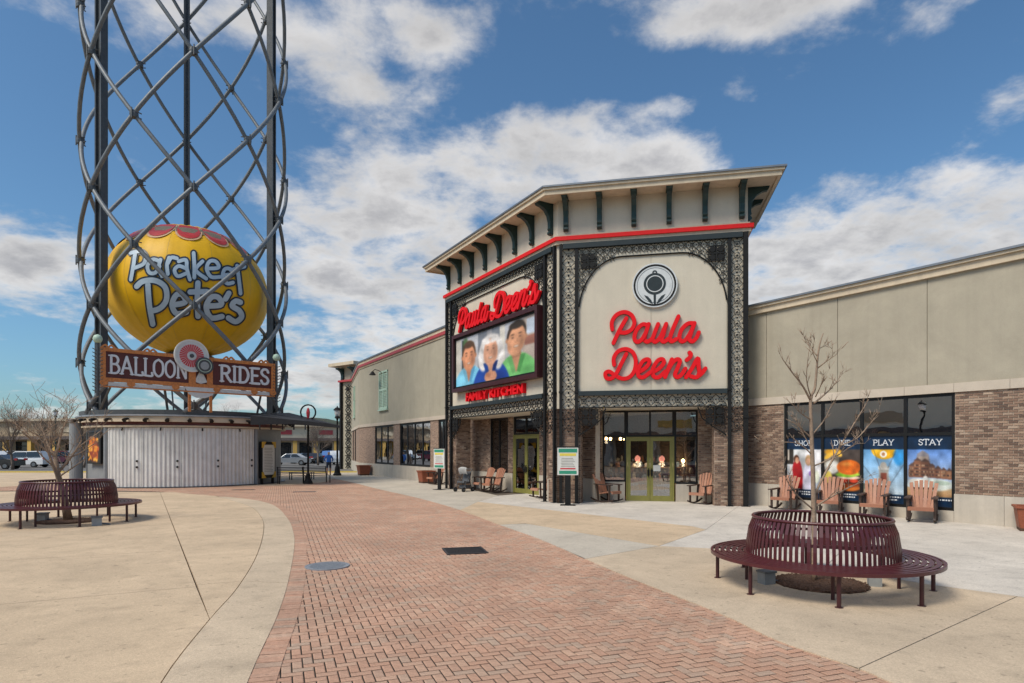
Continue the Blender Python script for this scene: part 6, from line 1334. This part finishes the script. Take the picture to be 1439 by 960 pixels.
p0, p1 = at(-60, 640, 98), at(150, 640, 92); shop_row(Fr(p0[:2], p1[:2]), Fr(p0[:2], p1[:2]).L, 6.2, 'tan shop row with yellow columns behind the white minivan', 'far_tan', 6, 'far_cream')
p0, p1 = at(385, 640, 108), at(500, 640, 112); sr = shop_row(Fr(p0[:2], p1[:2]), Fr(p0[:2], p1[:2]).L, 5.9, 'cream shop row with red lettering beyond the canopy', 'far_cream', 4, 'red_stripe')
p0, p1 = at(150, 640, 110), at(385, 640, 118); shop_row(Fr(p0[:2], p1[:2]), Fr(p0[:2], p1[:2]).L, 5.6, 'plain tan shop row hidden behind the kiosk', 'far_tan', 6, None)
shop_row(Fr((-30, -24), (-38, 27)), 51, 8.2, 'long cream shop row facing the poster windows across the plaza', 'opposite_wall', 9, 'far_tan', name='opposite_shops', col_m='stone')
shop_row(Fr((22, -26), (-27, -30)), 49, 8.5, 'cream shop row facing the corner tower across the plaza', 'opposite_wall', 9, 'far_yellow', name='opposite_shops', col_m='stone')
b = MB(); n = 90; g = random.Random(6)
for i in range(n + 1):
    x = -420 + 840 * i / n; h = 13 + 5 * math.sin(i * .23) + 3 * math.sin(i * .61 + 1) + g.uniform(-.8, .8); b.v += [(x, 330, -2), (x, 345, h * .7), (x, 375, h), (x, 480, h * .8)]
for i in range(n):
    for j in range(3): b.f.append((4 * i + j, 4 * i + 4 + j, 4 * i + 5 + j, 4 * i + 1 + j))
structure(b.build('hills', 'hill_green', smooth_=True))
b = MB(); g = random.Random(8)
for _ in range(420):
    x = g.uniform(-190, 40); y = g.uniform(128, 150); h = g.uniform(3, 9) * .8 if x > -82 else g.uniform(5, 9)
    b.tube([(x, y, -.03), (x + g.uniform(-.3, .3), y, h * .5), (x + g.uniform(-.6, .6), y, h)], [.14, .1, .03], 4)
    for k in range(12):
        z = h * g.uniform(.3, .95); a = g.uniform(0, 6.28); r_ = h * .22 * g.uniform(.5, 1.1); b.tube([(x, y, z), (x + math.cos(a) * r_, y + math.sin(a) * r_, z + r_ * .8)], [.06, .02], 3)
        for q in range(3): a2 = a + g.uniform(-.8, .8); b.tube([(x + math.cos(a) * r_ * .6, y + math.sin(a) * r_ * .6, z + r_ * .5), (x + math.cos(a2) * r_ * 1.2, y + math.sin(a2) * r_ * 1.2, z + r_ * 1.3)], [.035, .015], 3)
o = b.build('distant_wood', 'bark_dark'); o['kind'] = 'stuff'; tag(o, 'bare brown woodland behind the far shop rows', 'woods')
